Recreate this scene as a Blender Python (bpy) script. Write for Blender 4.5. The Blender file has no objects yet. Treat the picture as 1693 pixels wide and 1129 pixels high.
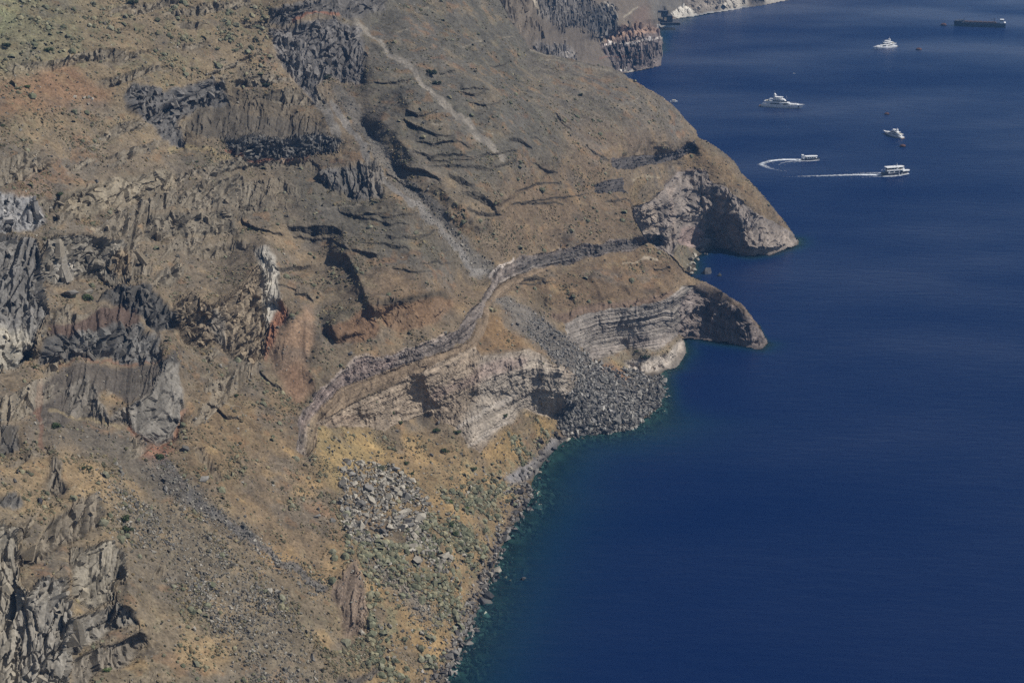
import bpy, bmesh, math, random
import numpy as np

# ------------------------------------------------------------------ camera, sky, sun, exposure
S = bpy.context.scene
COL = S.collection
CAMZ, PITCH, F = 300.0, math.radians(19.0), 3000.0       # metres above the sea, tilt, focal length in photo pixels
cam = bpy.data.cameras.new("camera")
cam.sensor_width = 36.0
cam.lens = F / 1693.0 * 36.0
cam.clip_start, cam.clip_end = 1.0, 30000.0
camo = bpy.data.objects.new("camera", cam)
COL.objects.link(camo)
camo.location = (0, 0, CAMZ)
camo.rotation_euler = (math.pi / 2 - PITCH, 0, 0)
S.camera = camo

SUN_AZ, SUN_EL = math.radians(88.0), math.radians(47.0)  # azimuth clockwise from the view direction (+y)
world = bpy.data.worlds.new("World")
S.world = world
world.use_nodes = True
wn = world.node_tree
sky = wn.nodes.new("ShaderNodeTexSky")
sky.sky_type = 'NISHITA'
sky.sun_disc = False
sky.sun_elevation = SUN_EL
sky.sun_rotation = SUN_AZ
sky.altitude = 300
bg = wn.nodes["Background"]
wn.links.new(sky.outputs[0], bg.inputs[0])
bg.inputs[1].default_value = 0.056
sun = bpy.data.lights.new("sun", 'SUN')
sun.energy = 5.0
sun.angle = math.radians(0.5)
sun.color = (1.0, 0.95, 0.87)
suno = bpy.data.objects.new("sun", sun)
COL.objects.link(suno)
suno.location = (500, 0, 600)
suno.rotation_euler = (math.pi / 2 - SUN_EL, 0, math.pi - SUN_AZ)
S.view_settings.view_transform = 'Standard'
S.view_settings.look = 'None'
S.view_settings.gamma = 1.0
S.view_settings.use_curve_mapping = False
S.view_settings.exposure = 0.0
S.cycles.use_denoising = False
S.cycles.volume_bounces = 0
S.cycles.max_bounces = 5
S.cycles.transparent_max_bounces = 12

rng = np.random.default_rng(11)
random.seed(11)
f32 = np.float32
SP, CP = math.sin(PITCH), math.cos(PITCH)


def ray(u, v):
    a = (np.asarray(u, float) - 846.5) / F
    b = (564.5 - np.asarray(v, float)) / F
    return a, CP + b * SP, -SP + b * CP


def at_z(u, v, z=0.0):
    a, dy, dz = ray(u, v)
    s = (CAMZ - z) / (-dz)
    return a * s, dy * s, CAMZ + dz * s


def project(x, y, z):
    w = y * CP - (z - CAMZ) * SP
    return 846.5 + F * x / w, 564.5 - F * (y * SP + (z - CAMZ) * CP) / w


# ------------------------------------------------------------------ noise and raster helpers
def _h(ix, iy, iz, seed):
    n = (ix * 374761393 + iy * 668265263 + iz * 1274126177 + seed * 974634777) & 0x7fffffff
    n = ((n ^ (n >> 13)) * 1103515245) & 0x7fffffff
    n = ((n ^ (n >> 16)) * 22695477) & 0x7fffffff
    return ((n >> 8) & 0xffff).astype(f32) / 65535.0


def vnoise(x, y, z, seed=0):
    x = np.asarray(x, f32); y = np.asarray(y, f32); z = np.asarray(z, f32)
    x, y, z = np.broadcast_arrays(x, y, z)
    fx, fy, fz = np.floor(x), np.floor(y), np.floor(z)
    ix, iy, iz = fx.astype(np.int64), fy.astype(np.int64), fz.astype(np.int64)
    tx, ty, tz = x - fx, y - fy, z - fz
    tx = tx * tx * (3 - 2 * tx); ty = ty * ty * (3 - 2 * ty); tz = tz * tz * (3 - 2 * tz)
    r = 0
    for dx in (0, 1):
        wx = tx if dx else 1 - tx
        for dy in (0, 1):
            wy = wx * (ty if dy else 1 - ty)
            for dz in (0, 1):
                r = r + wy * (tz if dz else 1 - tz) * _h(ix + dx, iy + dy, iz + dz, seed)
    return (r * 2 - 1).astype(f32)


def fbm(x, y, z, octv=4, seed=0, gain=0.5):
    r, a, t = 0, 1.0, 0
    for o in range(octv):
        k = 2.03 ** o
        r = r + a * vnoise(x * k + 17.3 * o, y * k - 9.1 * o, z * k + 4.7 * o, seed + o)
        t += a; a *= gain
    return r / t * 1.6


def cells(x, y, z, seed=0):
    """F1, F2 distance and cell value of a jittered 3-D cell pattern"""
    fx, fy, fz = np.floor(x), np.floor(y), np.floor(z)
    ix, iy, iz = fx.astype(np.int64), fy.astype(np.int64), fz.astype(np.int64)
    f1 = np.full(x.shape, 9.0, f32); f2 = f1.copy(); val = np.zeros(x.shape, f32); tilt = val.copy()
    for dx in (-1, 0, 1):
        for dy in (-1, 0, 1):
            for dz in (-1, 0, 1):
                cx, cy, cz = ix + dx, iy + dy, iz + dz
                h1 = _h(cx, cy, cz, seed)
                px = cx + h1 - x; py = cy + _h(cx, cy, cz, seed + 1) - y; pz = cz + _h(cx, cy, cz, seed + 2) - z
                d = px * px + py * py + pz * pz
                near = d < f1
                f2 = np.where(near, f1, np.minimum(f2, d))
                val = np.where(near, h1, val)
                tilt = np.where(near, (_h(cx, cy, cz, seed + 3) - .5) * px + (_h(cx, cy, cz, seed + 4) - .5) * py + (_h(cx, cy, cz, seed + 5) - .5) * pz, tilt)
                f1 = np.where(near, d, f1)
    return np.sqrt(f1), np.sqrt(f2), val, tilt * 2


def box1(a, r, axis):
    if r < 1: return a
    a = np.moveaxis(a, axis, 0)
    p = np.concatenate([np.repeat(a[:1], r + 1, 0), a, np.repeat(a[-1:], r, 0)], 0).astype(np.float64)
    c = np.cumsum(p, 0)
    o = (c[2 * r + 1:] - c[:-2 * r - 1]) / (2 * r + 1)
    return np.moveaxis(o, 0, axis).astype(f32)


def blur(a, su, sv):
    for s, ax in ((su, 1), (sv, 0)):
        r = int(round(s / ST))
        for _ in range(3): a = box1(a, max(r, 0), ax)
    return a


def smooth(e0, e1, x):
    t = np.clip((x - e0) / (e1 - e0), 0, 1)
    return t * t * (3 - 2 * t)


ST = 1.5


class Raster:
    def __init__(s, u0, v0, u1, v1):
        s.u = np.arange(u0, u1 + .1, ST, dtype=f32); s.v = np.arange(v0, v1 + .1, ST, dtype=f32)
        s.U, s.V = np.meshgrid(s.u, s.v)
        w1 = vnoise(s.U / 26, s.V / 26, 0, 5); w2 = vnoise(s.U / 26, s.V / 26, 0, 6)
        w3 = vnoise(s.U / 8, s.V / 8, 0, 7); w4 = vnoise(s.U / 8, s.V / 8, 0, 8)
        s.WU = s.U + 5 * w1 + 2.2 * w3; s.WV = s.V + 5 * w2 + 2.2 * w4

    def box(s, pts, pad):
        p = np.array(pts, float)
        i0 = max(int((p[:, 1].min() - pad - s.v[0]) / ST), 0); i1 = min(int((p[:, 1].max() + pad - s.v[0]) / ST) + 2, len(s.v))
        j0 = max(int((p[:, 0].min() - pad - s.u[0]) / ST), 0); j1 = min(int((p[:, 0].max() + pad - s.u[0]) / ST) + 2, len(s.u))
        return slice(i0, max(i1, i0)), slice(j0, max(j1, j0))

    def poly(s, pts, soft=1.5, warp=1.0):
        out = np.zeros(s.U.shape, f32)
        sl = s.box(pts, 14 + 3 * soft)
        x = s.U[sl] + (s.WU[sl] - s.U[sl]) * warp; y = s.V[sl] + (s.WV[sl] - s.V[sl]) * warp
        if x.size == 0: return out
        ins = np.zeros(x.shape, bool)
        n = len(pts)
        for k in range(n):
            (x0, y0), (x1, y1) = pts[k], pts[(k + 1) % n]
            if y0 == y1: continue
            c = (y0 > y) != (y1 > y)
            ins ^= c & (x < (x1 - x0) * (y - y0) / (y1 - y0) + x0)
        m = ins.astype(f32)
        if soft >= ST: m = blur(m, soft, soft)
        out[sl] = m
        return out

    def line(s, pts, reach, warp=0.6):
        """signed distance (positive on the right / lower side when walking along) within reach"""
        sl = s.box(pts, reach + 8)
        x = s.U[sl] + (s.WU[sl] - s.U[sl]) * warp; y = s.V[sl] + (s.WV[sl] - s.V[sl]) * warp
        best = np.full(x.shape, 1e9, f32); sg = np.zeros(x.shape, f32)
        tt = np.zeros(x.shape, f32)
        n = len(pts) - 1
        for k in range(n):
            (x0, y0), (x1, y1) = pts[k], pts[k + 1]
            ex, ey = x1 - x0, y1 - y0
            L = ex * ex + ey * ey
            t = np.clip(((x - x0) * ex + (y - y0) * ey) / L, 0, 1)
            d = np.hypot(x - x0 - t * ex, y - y0 - t * ey)
            c = np.sign(ex * (y - y0) - ey * (x - x0))
            m = d < best
            best = np.where(m, d, best); sg = np.where(m, c, sg); tt = np.where(m, (k + t) / n, tt)
        return sl, best, sg, tt


def rbf(pts, vals, U, V):
    p = np.array(pts, float) / 300.0; n = len(p)
    d = np.hypot(p[:, None, 0] - p[None, :, 0], p[:, None, 1] - p[None, :, 1])
    A = np.zeros((n + 3, n + 3)); A[:n, :n] = d - np.eye(n) * 0.004; A[:n, n] = 1; A[:n, n + 1:] = p
    A[n, :n] = 1; A[n + 1:, :n] = p.T
    w = np.linalg.solve(A, np.concatenate([np.array(vals, float), np.zeros(3)]))
    out = np.full(U.shape, w[n]) + w[n + 1] * U / 300 + w[n + 2] * V / 300
    for k in range(n): out += w[k] * np.hypot(U / 300 - p[k, 0], V / 300 - p[k, 1])
    return out.astype(f32)


def rbf_field(R, ctrl):
    k = 5
    c = rbf([(a, b) for a, b, _ in ctrl], [z for _, _, z in ctrl], R.U[::k, ::k], R.V[::k, ::k])
    # bilinear back to full resolution
    iu = np.clip((np.arange(len(R.u)) / k), 0, c.shape[1] - 1.001); iv = np.clip((np.arange(len(R.v)) / k), 0, c.shape[0] - 1.001)
    a, b = iu.astype(int), iv.astype(int); fa, fb = (iu - a)[None], (iv - b)[:, None]
    return (c[b][:, a] * (1 - fb) * (1 - fa) + c[b + 1][:, a] * fb * (1 - fa) + c[b][:, a + 1] * (1 - fb) * fa + c[b + 1][:, a + 1] * fb * fa).astype(f32)


def lin(c):
    c = np.array(c, float) / 255
    return np.where(c < .04045, c / 12.92, ((c + .055) / 1.055) ** 2.4)


KA = 0.82


def A(r, g, b):
    c = lin((r, g, b)) * KA
    g_ = c @ np.array([.3, .55, .15])
    return (c + (g_ - c) * DESAT).astype(f32)


DESAT = .11


def poisson(e, lam, dec):
    """surface whose upward slope follows e as well as a smooth sheet can (least squares)"""
    n0, n1 = e.shape[0] + 200, e.shape[1] + 200
    E = np.zeros((n0, n1)); E[100:-100, 100:-100] = e
    kv = 2 * np.pi * np.fft.fftfreq(n0)[:, None]; ku = 2 * np.pi * np.fft.rfftfreq(n1)[None]
    Fh = np.fft.rfft2(E)
    den = kv ** 2 + lam * ku ** 2 + (ST / dec) ** 2
    return (np.fft.irfft2(Fh * (1j * kv) / den, (n0, n1))[100:-100, 100:-100] * ST).astype(f32)


# ------------------------------------------------------------------ the near slope: heights
def zplane(u, v):
    a, dy, dz = ray(u, v)
    s = 380.7 / (.65 * (.2 * dy - a) - dz)
    return float(CAMZ + dz * s)


COAST = [(675, 1330), (706, 1200), (735, 1129), (765, 1062), (790, 1003), (815, 940), (838, 885), (862, 848), (880, 818), (878, 798),
         (890, 776), (908, 752), (935, 728), (955, 719), (1000, 716), (1048, 704), (1072, 690), (1090, 670), (1096, 648), (1090, 622), (1100, 612),
         (1118, 608), (1135, 582), (1130, 560), (1150, 560), (1190, 567), (1220, 571), (1259, 577), (1271, 569)]
CREST2 = [(1271, 569), (1264, 552), (1250, 531), (1243, 518), (1229, 502), (1199, 484), (1165, 467), (1144, 458), (1130, 449)]
COAST2 = [(1130, 449), (1147, 452), (1150, 440), (1146, 428), (1160, 418), (1180, 410), (1200, 413), (1220, 419), (1239, 425), (1273, 421),
          (1292, 415), (1310, 411), (1322, 404), (1321, 394)]
RIDGE1 = [(1321, 394), (1308, 380), (1292, 358), (1281, 346), (1262, 322), (1241, 300), (1222, 276), (1200, 256), (1178, 238), (1155, 226), (1150, 214),
          (1128, 191), (1100, 164), (1066, 140), (1030, 120), (1000, 109), (950, 98), (905, 90), (880, 84), (850, 40), (815, -20), (770, -160)]
LAND = COAST + CREST2 + COAST2 + RIDGE1 + [(-400, -160), (-400, 1330)]

R = Raster(-170, -140, 1400, 1310)
CN = [(u, v, zplane(u, v)) for u in (-170, 0, 200, 400) for v in (1310, 1129, 900, 700, 500, 300)]
CN += [(-170, 0, 188), (0, 0, 182), (200, 0, 176), (400, 0, 169), (590, 0, 160), (0, -140, 208), (300, -140, 200), (590, -140, 192), (800, -140, 176),
       (200, 150, 148), (400, 150, 135), (590, 150, 131), (590, 300, 105), (500, 450, 79), (600, 1129, 14.6), (600, 1310, 8), (600, 850, 31), (520, 655, 55), (500, 760, 46),
       (810, 480, 58), (930, 410, 55), (700, 590, 58), (600, 620, 57), (700, 690, 29), (600, 700, 38), (800, 740, 18), (770, 880, 13), (700, 950, 17), (750, 1000, 7),
       (850, 680, 21), (900, 700, 7), (920, 690, 6), (870, 590, 45), (797, 585, 50), (930, 606, 37), (935, 700, 4.5),
       (850, 520, 51), (900, 560, 36), (960, 600, 22), (1000, 650, 10), (1050, 680, 4), (1000, 605, 14), (980, 590, 17), (1040, 574, 12), (1100, 562, 10), (1124, 552, 6),
       (1060, 582, 9), (1110, 580, 6), (1040, 603, 4), (935, 528, 39), (985, 512, 39), (1040, 505, 37), (1085, 497, 36), (1112, 489, 34), (1140, 478, 29),
       (880, 470, 52), (960, 465, 47), (1040, 450, 45), (1100, 440, 42), (1064, 403, 51), (1115, 428, 42), (1050, 380, 56), (1030, 350, 62),
       (1150, 520, 12), (1155, 485, 22), (1200, 524, 12), (1200, 492, 20), (1230, 530, 11), (1165, 469, 27), (1199, 487, 23), (1229, 506, 17), (1243, 522, 13), (1264, 554, 4),
       (830, 440, 64), (930, 385, 63), (700, 450, 80), (700, 300, 104), (700, 150, 129), (700, 0, 152), (830, 350, 83), (930, 300, 80), (1000, 330, 68), (810, 0, 143),
       (830, 180, 117), (950, 180, 98), (880, 88, 112), (950, 98, 107), (1030, 120, 99), (1100, 165, 84), (1155, 226, 63), (1000, 280, 76), (1050, 230, 80)]
CN += [(u, v, 0) for u, v in COAST]
CH = [(880, 88, 112), (950, 98, 107), (1030, 120, 99), (1100, 165, 84), (1155, 226, 63), (1200, 258, 50), (1241, 300, 36), (1281, 347, 19), (1310, 380, 7),
      (830, 180, 117), (950, 180, 98), (930, 300, 80), (1000, 280, 74), (1050, 230, 79), (1080, 262, 60), (1100, 240, 68), (1030, 290, 64), (1000, 330, 66),
      (1120, 270, 50), (1125, 284, 46), (1150, 400, 5), (1180, 405, 1), (1180, 300, 41), (1215, 325, 31), (1250, 347, 23), (1290, 372, 11),
      (1210, 414, 1), (1270, 418, 1), (1310, 408, .6), (1125, 400, 13), (1120, 420, 9), (1100, 430, 12), (1070, 372, 24), (1092, 335, 36), (1085, 400, 12), (1060, 345, 43), (1040, 400, 18), (1000, 420, 25)]
CH += [(u, v, 0.) for u, v in COAST2]
zN, zH = rbf_field(R, CN), rbf_field(R, CH)
a_, dy_, dz_ = ray(R.U, R.V)
a_, dy_, dz_ = a_.astype(f32), dy_.astype(f32), dz_.astype(f32)
SEAM = [(1000, 60), (1000, 230), (1030, 320), (1052, 366), (1066, 392), (1078, 404), (1106, 422), (1130, 449)]
HREG = SEAM + [(1165, 467), (1199, 484), (1229, 502), (1250, 531), (1271, 569), (1500, 569), (1500, 60)]
hard = R.poly(HREG, 1.0, .5)
softm = blur(R.poly(HREG, 1.0, 0.), 45, 45)
wv = smooth(290, 372, R.V)
M = softm * (1 - wv) + hard * wv
land = R.poly(LAND, 1.0, .45) > .5
sN = (CAMZ - np.maximum(zN, .05)) / -dz_
sH = (CAMZ - np.maximum(zH, .05)) / -dz_
s0 = sN * (1 - M) + sH * M
# sea bed off the coast
sx, sy = a_ * (CAMZ / -dz_), dy_ * (CAMZ / -dz_)
dsea = np.full(R.U.shape, 1e3, f32)
for line in (COAST, COAST2):
    cx, cy, _ = at_z([p[0] for p in line], [p[1] for p in line])
    for k in range(len(cx) - 1):
        ex, ey = cx[k + 1] - cx[k], cy[k + 1] - cy[k]
        t = np.clip(((sx - cx[k]) * ex + (sy - cy[k]) * ey) / (ex * ex + ey * ey), 0, 1)
        dsea = np.minimum(dsea, np.hypot(sx - cx[k] - t * ex, sy - cy[k] - t * ey).astype(f32))
bslope = .23 + .75 * smooth(1092, 1140, R.U) * smooth(700, 640, R.V)
zsea = -0.15 - bslope * dsea * (1 + .35 * fbm(sx / 14, sy / 14, 0, 3, 60))
s0 = np.where(land, s0, (CAMZ - zsea) / -dz_)
keep = land | (dsea < 70)

# ------------------------------------------------------------------ the near slope: rock bands, spurs, gullies and their colours
q0 = np.zeros_like(s0); q0[:-1] = (s0[:-1] - s0[1:]) / ST; q0 = np.clip(blur(q0, 8, 8), .05, 1.4)
e = np.zeros_like(s0); push = np.zeros_like(s0)
rock = np.zeros_like(s0); fine = np.ones_like(s0); strat = np.zeros_like(s0); scoord = np.zeros_like(s0); veg = np.ones_like(s0)
alb = np.zeros(R.U.shape + (3,), f32)
alb[:] = A(116, 103, 84)
blk = np.full_like(s0, 1.45)                                    # size of the blocks in metres


def paint(pts, c=None, w=1.0, soft=1.5, q=None, amp=None, st=None, guide=None, v_=None, warp=1.0, size=None):
    m = R.poly(pts, soft, warp) * land
    if c is not None: alb[:] += (m * w)[..., None] * (A(*c) - alb)
    if q is not None: e[:] += m * (q - q0)
    if amp is not None: rock[:] += blur(m, 3, 3) * (amp - rock)
    if size is not None: blk[:] += m * (size - blk)
    if v_ is not None: veg[:] += m * (v_ - veg)
    if st is not None:
        strat[:] += m * (st - strat)
        g = np.array(guide, float)
        gu = np.interp(R.U, g[:, 0], g[:, 1]); sl = np.gradient(np.interp(R.u, g[:, 0], g[:, 1]), R.u)
        sl = np.convolve(sl, np.ones(15) / 15, 'same')
        d = (R.V - gu) / np.sqrt(1 + sl[None] ** 2)
        scoord[:] = np.where(m > .3, d, scoord)
    return m


def ridge(pts, amp, wl, wr, c=None):
    sl, d, sg, t = R.line(pts, max(wl, wr) * 3.5)
    taper = smooth(0, .12, t) * smooth(1, .88, t)
    f = np.where(sg > 0, np.exp(-(d / wl)), np.exp(-(d / wr)))
    push[sl] += amp * f * taper


def streak(pts, wid, c, w=1.0, rock_=None, v_=None, warp=1.0):
    sl, d, sg, t = R.line(pts, wid * 2 + 6, warp)
    m = smooth(wid, wid * .45, d) * land[sl]
    alb[sl] += (m * w)[..., None] * (A(*c) - alb[sl])
    if v_ is not None: veg[sl] += m * (v_ - veg[sl])
    if rock_ is not None: rock[sl] += m * (rock_ - rock[sl])


def ledge(pts, h=6, q=.03, amp=.5, c=(82, 77, 68)):
    """a low step of harder rock along a line, h pixels high at its middle"""
    n = len(pts); lo = []
    for k, (x, y) in enumerate(pts):
        t = math.sin(math.pi * (k + .5) / n); lo.append((x, y + h * (.35 + .65 * t)))
    m = paint(list(pts) + lo[::-1], c, .75, 1.0, q - .14, amp, v_=.2, warp=.7)


# broad soils
B = 28
paint([(-200, -150), (470, -150), (470, 120), (330, 230), (-200, 260)], (124, 110, 86), soft=B)
paint([(-200, -150), (120, -150), (130, 60), (60, 130), (-200, 140)], (122, 117, 90), soft=B)
paint([(560, -150), (900, -150), (1000, 150), (900, 300), (800, 330), (640, 250), (560, 60)], (94, 90, 80), soft=B)
paint([(860, 90), (1040, 120), (1150, 215), (1140, 240), (1010, 255), (900, 200)], (106, 99, 87), soft=10)
paint([(940, 200), (1120, 225), (1130, 245), (1010, 265), (940, 250)], (114, 98, 79), soft=16)
paint([(1130, 245), (1155, 230), (1322, 395), (1290, 368), (1200, 310), (1130, 280)], (120, 101, 74), soft=4)
paint([(830, 290), (1000, 260), (1060, 330), (1064, 392), (930, 412), (820, 430)], (113, 97, 77), soft=14)
paint([(640, 410), (740, 400), (808, 480), (770, 520), (650, 545), (600, 500)], (114, 97, 76), soft=12)
paint([(440, 250), (640, 330), (760, 400), (800, 470), (640, 430), (500, 380)], (96, 91, 79), soft=18)
paint([(830, 480), (1060, 405), (1130, 440), (1120, 480), (940, 520)], (112, 94, 72), soft=8)
paint([(806, 512), (934, 606), (880, 577), (797, 584), (780, 576)], (124, 100, 70), soft=4, v_=.6)
paint([(520, 720), (640, 700), (800, 740), (860, 680), (925, 705), (870, 850), (740, 1140), (560, 1140), (520, 900)], (131, 111, 79), soft=10)
paint([(520, 700), (640, 715), (640, 770), (570, 790), (560, 850), (525, 790)], (146, 126, 84), soft=8)
paint([(840, 690), (880, 672), (922, 705), (880, 745), (830, 770), (805, 750)], (134, 112, 74), soft=5)
paint([(-200, 780), (200, 800), (420, 860), (560, 960), (600, 1320), (-200, 1320)], (119, 107, 87), soft=B)
paint([(330, 640), (480, 650), (520, 780), (580, 960), (480, 960), (300, 780)], (122, 104, 78), soft=16)
paint([(430, 740), (520, 790), (590, 950), (540, 980), (380, 830)], (123, 106, 82), soft=14)
paint([(-200, 230), (420, 240), (450, 480), (-200, 480)], (114, 103, 86), soft=B)
paint([(0, 128), (110, 112), (190, 150), (170, 172), (60, 190), (-150, 200), (-150, 130)], (130, 100, 74), .75, 8, v_=.5)
paint([(60, 110), (120, 100), (140, 130), (80, 140)], (132, 100, 74), .5, 6)
paint([(60, 400 - 130), (100, 285), (60, 330), (10, 320)], (128, 94, 66), .5, 6)
paint([(-200, -150), (35, -150), (28, 30), (0, 70), (-200, 100)], (128, 132, 98), .7, 9)

# pale terrace walls and paths
for p in ([(686, 23), (700, 17), (711, 14)], [(649, 55), (662, 52), (674, 52)], [(762, 82), (778, 76), (796, 68)], [(816, 66), (832, 62), (846, 60)], [(560, 40), (580, 25)], [(905, 100), (960, 104), (1010, 118)],
          [(1020, 176), (1044, 168), (1060, 158)], [(880, 86), (900, 92), (930, 97)], [(793, 212), (806, 213), (815, 219)], [(714, 205), (730, 203)], [(540, 340), (570, 334), (600, 330)], [(370, 665), (392, 672), (400, 690)], [(290, 670), (300, 690), (300, 730)]):
    streak(p, 1.6, (152, 142, 122), .5, v_=.0)
# grey scree runs
streak([(592, 30), (640, 85), (690, 130), (742, 178), (800, 232), (830, 262)], 7, (134, 127, 115), 1.0, v_=.0, warp=1.3)
streak([(560, 90), (620, 90)], 2, (110, 104, 95), .2)
streak([(560, 150), (600, 205), (650, 268), (700, 330), (760, 400), (806, 448)], 17, (106, 102, 95), .85, v_=.2, warp=1.4)
streak([(545, 175), (600, 240), (640, 300), (700, 350), (745, 400), (800, 452)], 8, (122, 118, 112), .9, v_=.05, warp=1.5)
streak([(520, 150), (545, 200), (556, 222)], 9, (118, 115, 109), .8, v_=.1)
streak([(310, 255), (370, 290), (440, 350), (500, 385)], 22, (100, 93, 80), .6)
paint([(806, 486), (830, 486), (880, 515), (966, 582), (1008, 606), (1060, 610), (1092, 625), (1100, 655), (1050, 708), (940, 722), (915, 700), (948, 640), (934, 606), (860, 545)], (108, 103, 96), .95, 3, v_=.05)
paint([(806, 486), (826, 486), (862, 508), (880, 530), (870, 540), (838, 515)], (120, 113, 103), .9, 2, v_=.05)
paint([(988, 588), (1030, 596), (1078, 622), (1090, 640), (1060, 636), (1010, 610)], (124, 112, 80), .75, 4)
paint([(640 + 350, 600), (1010, 600), (1050, 625), (1040, 632), (1005, 615)], (146, 96, 62), .55, 3)
paint([(40, 690), (120, 690), (200, 720), (300, 790), (400, 850), (440, 900), (420, 900), (330, 840), (250, 800), (170, 760), (60, 720)], (96, 91, 82), .75, 8, v_=.25)
streak([(270, 765), (330, 830), (400, 880), (470, 930), (540, 972)], 8, (95, 93, 91), .85, v_=.1)
streak([(250, 740), (290, 800), (330, 832)], 16, (97, 94, 89), .6, v_=.2)
paint([(160, 790), (300, 860), (460, 990), (520, 1140), (420, 1140), (360, 1010), (220, 880)], (112, 104, 88), .6, 14, v_=.5)
paint([(610, 930), (640, 935), (700, 985), (720, 1020), (690, 1010), (640, 965)], (128, 124, 116), .7, 5, v_=.3)

# dark caps and lava cliffs of the upper slope
paint([(445, 15), (500, 0), (640, -10), (640, 18), (590, 25), (563, 23), (500, 33), (470, 42), (446, 42)], (97, 95, 94), q=.05, amp=1.4, v_=.1)
streak([(487, 33), (525, 25), (563, 23)], 3, (146, 100, 78), .7)
paint([(447, 48), (500, 38), (560, 30), (598, 36), (601, 95), (590, 140), (560, 128), (540, 125), (520, 150), (530, 170), (490, 140), (470, 110), (450, 80)], (110, 108, 108), q=.04, amp=1.8, v_=.05)
paint([(540, 70), (600, 60), (600, 95), (590, 140), (560, 120)], (94, 92, 92), .7)
paint([(203, 152), (225, 135), (280, 150), (330, 135), (372, 132), (378, 170), (330, 182), (300, 200), (310, 238), (282, 243), (262, 222), (235, 195), (215, 178)], (100, 99, 99), q=.06, amp=1.7, v_=.05)
paint([(330, 180), (380, 168), (430, 188), (540, 212), (540, 226), (440, 230), (370, 232), (318, 224), (312, 200)], (84, 80, 74), .85, q=.5, amp=.8, v_=.2)
paint([(380, 140), (430, 160), (500, 190), (545, 212), (500, 206), (430, 188), (380, 165)], (95, 88, 77), .8, amp=.8)
paint([(368, 230), (440, 227), (540, 224), (563, 230), (560, 252), (510, 260), (420, 264), (380, 253)], (100, 100, 100), q=.04, amp=1.5, v_=.0, size=.8)
streak([(372, 250), (420, 265), (505, 263)], 3.5, (120, 78, 62), .8)
streak([(280, 248), (310, 240), (345, 246), (375, 262)], 4, (146, 132, 96), .6)
paint([(526, 288), (560, 276), (600, 264), (626, 262), (633, 290), (628, 322), (575, 322), (560, 312), (530, 306)], (95, 93, 91), q=.06, amp=1.6, v_=.0)
paint([(600, 268), (626, 262), (632, 290), (628, 320), (610, 318)], (118, 112, 104), .6)
paint([(100, 325), (165, 302), (240, 285), (280, 280), (284, 310), (240, 330), (160, 352), (110, 350)], (127, 120, 106), .85, q=.1, amp=1.6, v_=.3)
paint([(0, 318), (55, 325), (82, 360), (60, 378), (-100, 380), (-100, 310)], (134, 135, 138), q=.05, amp=1.6, v_=.0)
paint([(240, 354), (330, 350), (385, 348), (395, 385), (330, 392), (270, 395), (238, 392)], (115, 109, 98), .9, q=.08, amp=1.6, v_=.15)
paint([(300, 408), (350, 402), (410, 398), (408, 414), (340, 424), (305, 420)], (117, 110, 98), .85, q=.1, amp=1.2, v_=.2)
paint([(-150, 392), (0, 390), (60, 392), (76, 440), (78, 520), (62, 545), (45, 600), (20, 612), (-150, 620)], (118, 117, 116), q=.05, amp=1.9, v_=.0, size=1.9)
paint([(-150, 530), (40, 540), (52, 575), (20, 612), (-150, 615)], (160, 156, 145), .75, 4)
paint([(30, 400), (70, 420), (74, 520), (60, 540), (45, 480)], (104, 103, 102), .7, 4)
paint([(75, 397), (100, 388), (150, 390), (205, 400), (215, 460), (180, 466), (165, 456), (130, 456), (95, 466), (75, 455)], (122, 118, 110), q=.05, amp=2.0, v_=.05, size=1.2)
paint([(78, 440), (130, 430), (130, 455), (95, 466)], (152, 150, 146), .7)
paint([(188, 420), (228, 400), (236, 412), (205, 460), (190, 455)], (140, 125, 103), .85)
paint([(160, 490), (200, 468), (240, 465), (270, 490), (292, 520), (286, 545), (262, 548), (235, 525), (195, 505)], (82, 81, 80), q=.08, amp=1.8, v_=.0)
paint([(75, 535), (140, 530), (165, 508), (200, 505), (233, 520), (230, 540), (200, 545), (150, 560), (88, 562)], (90, 76, 69), q=.3, amp=.8, v_=.1)
paint([(70, 560), (150, 548), (232, 533), (264, 560), (264, 598), (215, 602), (180, 588), (120, 595), (60, 606)], (94, 93, 92), q=.05, amp=2.0, v_=.0)
paint([(130, 545), (165, 545), (165, 570), (135, 568)], (128, 128, 126), .6)
paint([(190, 565), (262, 545), (264, 598), (205, 602)], (112, 112, 112), .5)
streak([(95, 606), (150, 594), (185, 592), (215, 604), (262, 598)], 2.5, (112, 84, 72), .6)
paint([(40, 640), (100, 607), (160, 596), (205, 606), (262, 602), (290, 582), (292, 610), (270, 650), (215, 660), (170, 640), (110, 700), (60, 705), (48, 660)], (88, 82, 75), q=.3, amp=.35, v_=.1)
paint([(105, 640), (150, 620), (160, 655), (185, 690), (215, 660), (215, 702), (180, 700), (120, 680)], (110, 106, 100), .9, q=.1, amp=1.3, v_=.0)
paint([(208, 668), (250, 650), (275, 598), (294, 600), (299, 690), (286, 727), (262, 738), (235, 727), (212, 704)], (121, 118, 113), q=.05, amp=1.15, v_=.0, size=1.5)
paint([(262, 592), (292, 578), (292, 600), (268, 612)], (70, 69, 68), .8)
streak([(212, 708), (234, 732), (262, 746), (287, 731), (299, 695), (301, 680)], 6, (146, 108, 84), .7, v_=.1)
paint([(225, 725), (262, 745), (285, 735), (290, 755), (262, 765), (235, 750)], (150, 98, 72), .6, 4, v_=.3)
streak([(62, 630), (66, 690), (70, 735)], 6, (118, 88, 72), .6, v_=.1)
streak([(80, 678), (120, 684), (160, 692), (200, 706)], 2.5, (142, 128, 98), .6)
streak([(0, 640), (30, 660), (60, 745)], 10, (110, 104, 95), .4)
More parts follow.
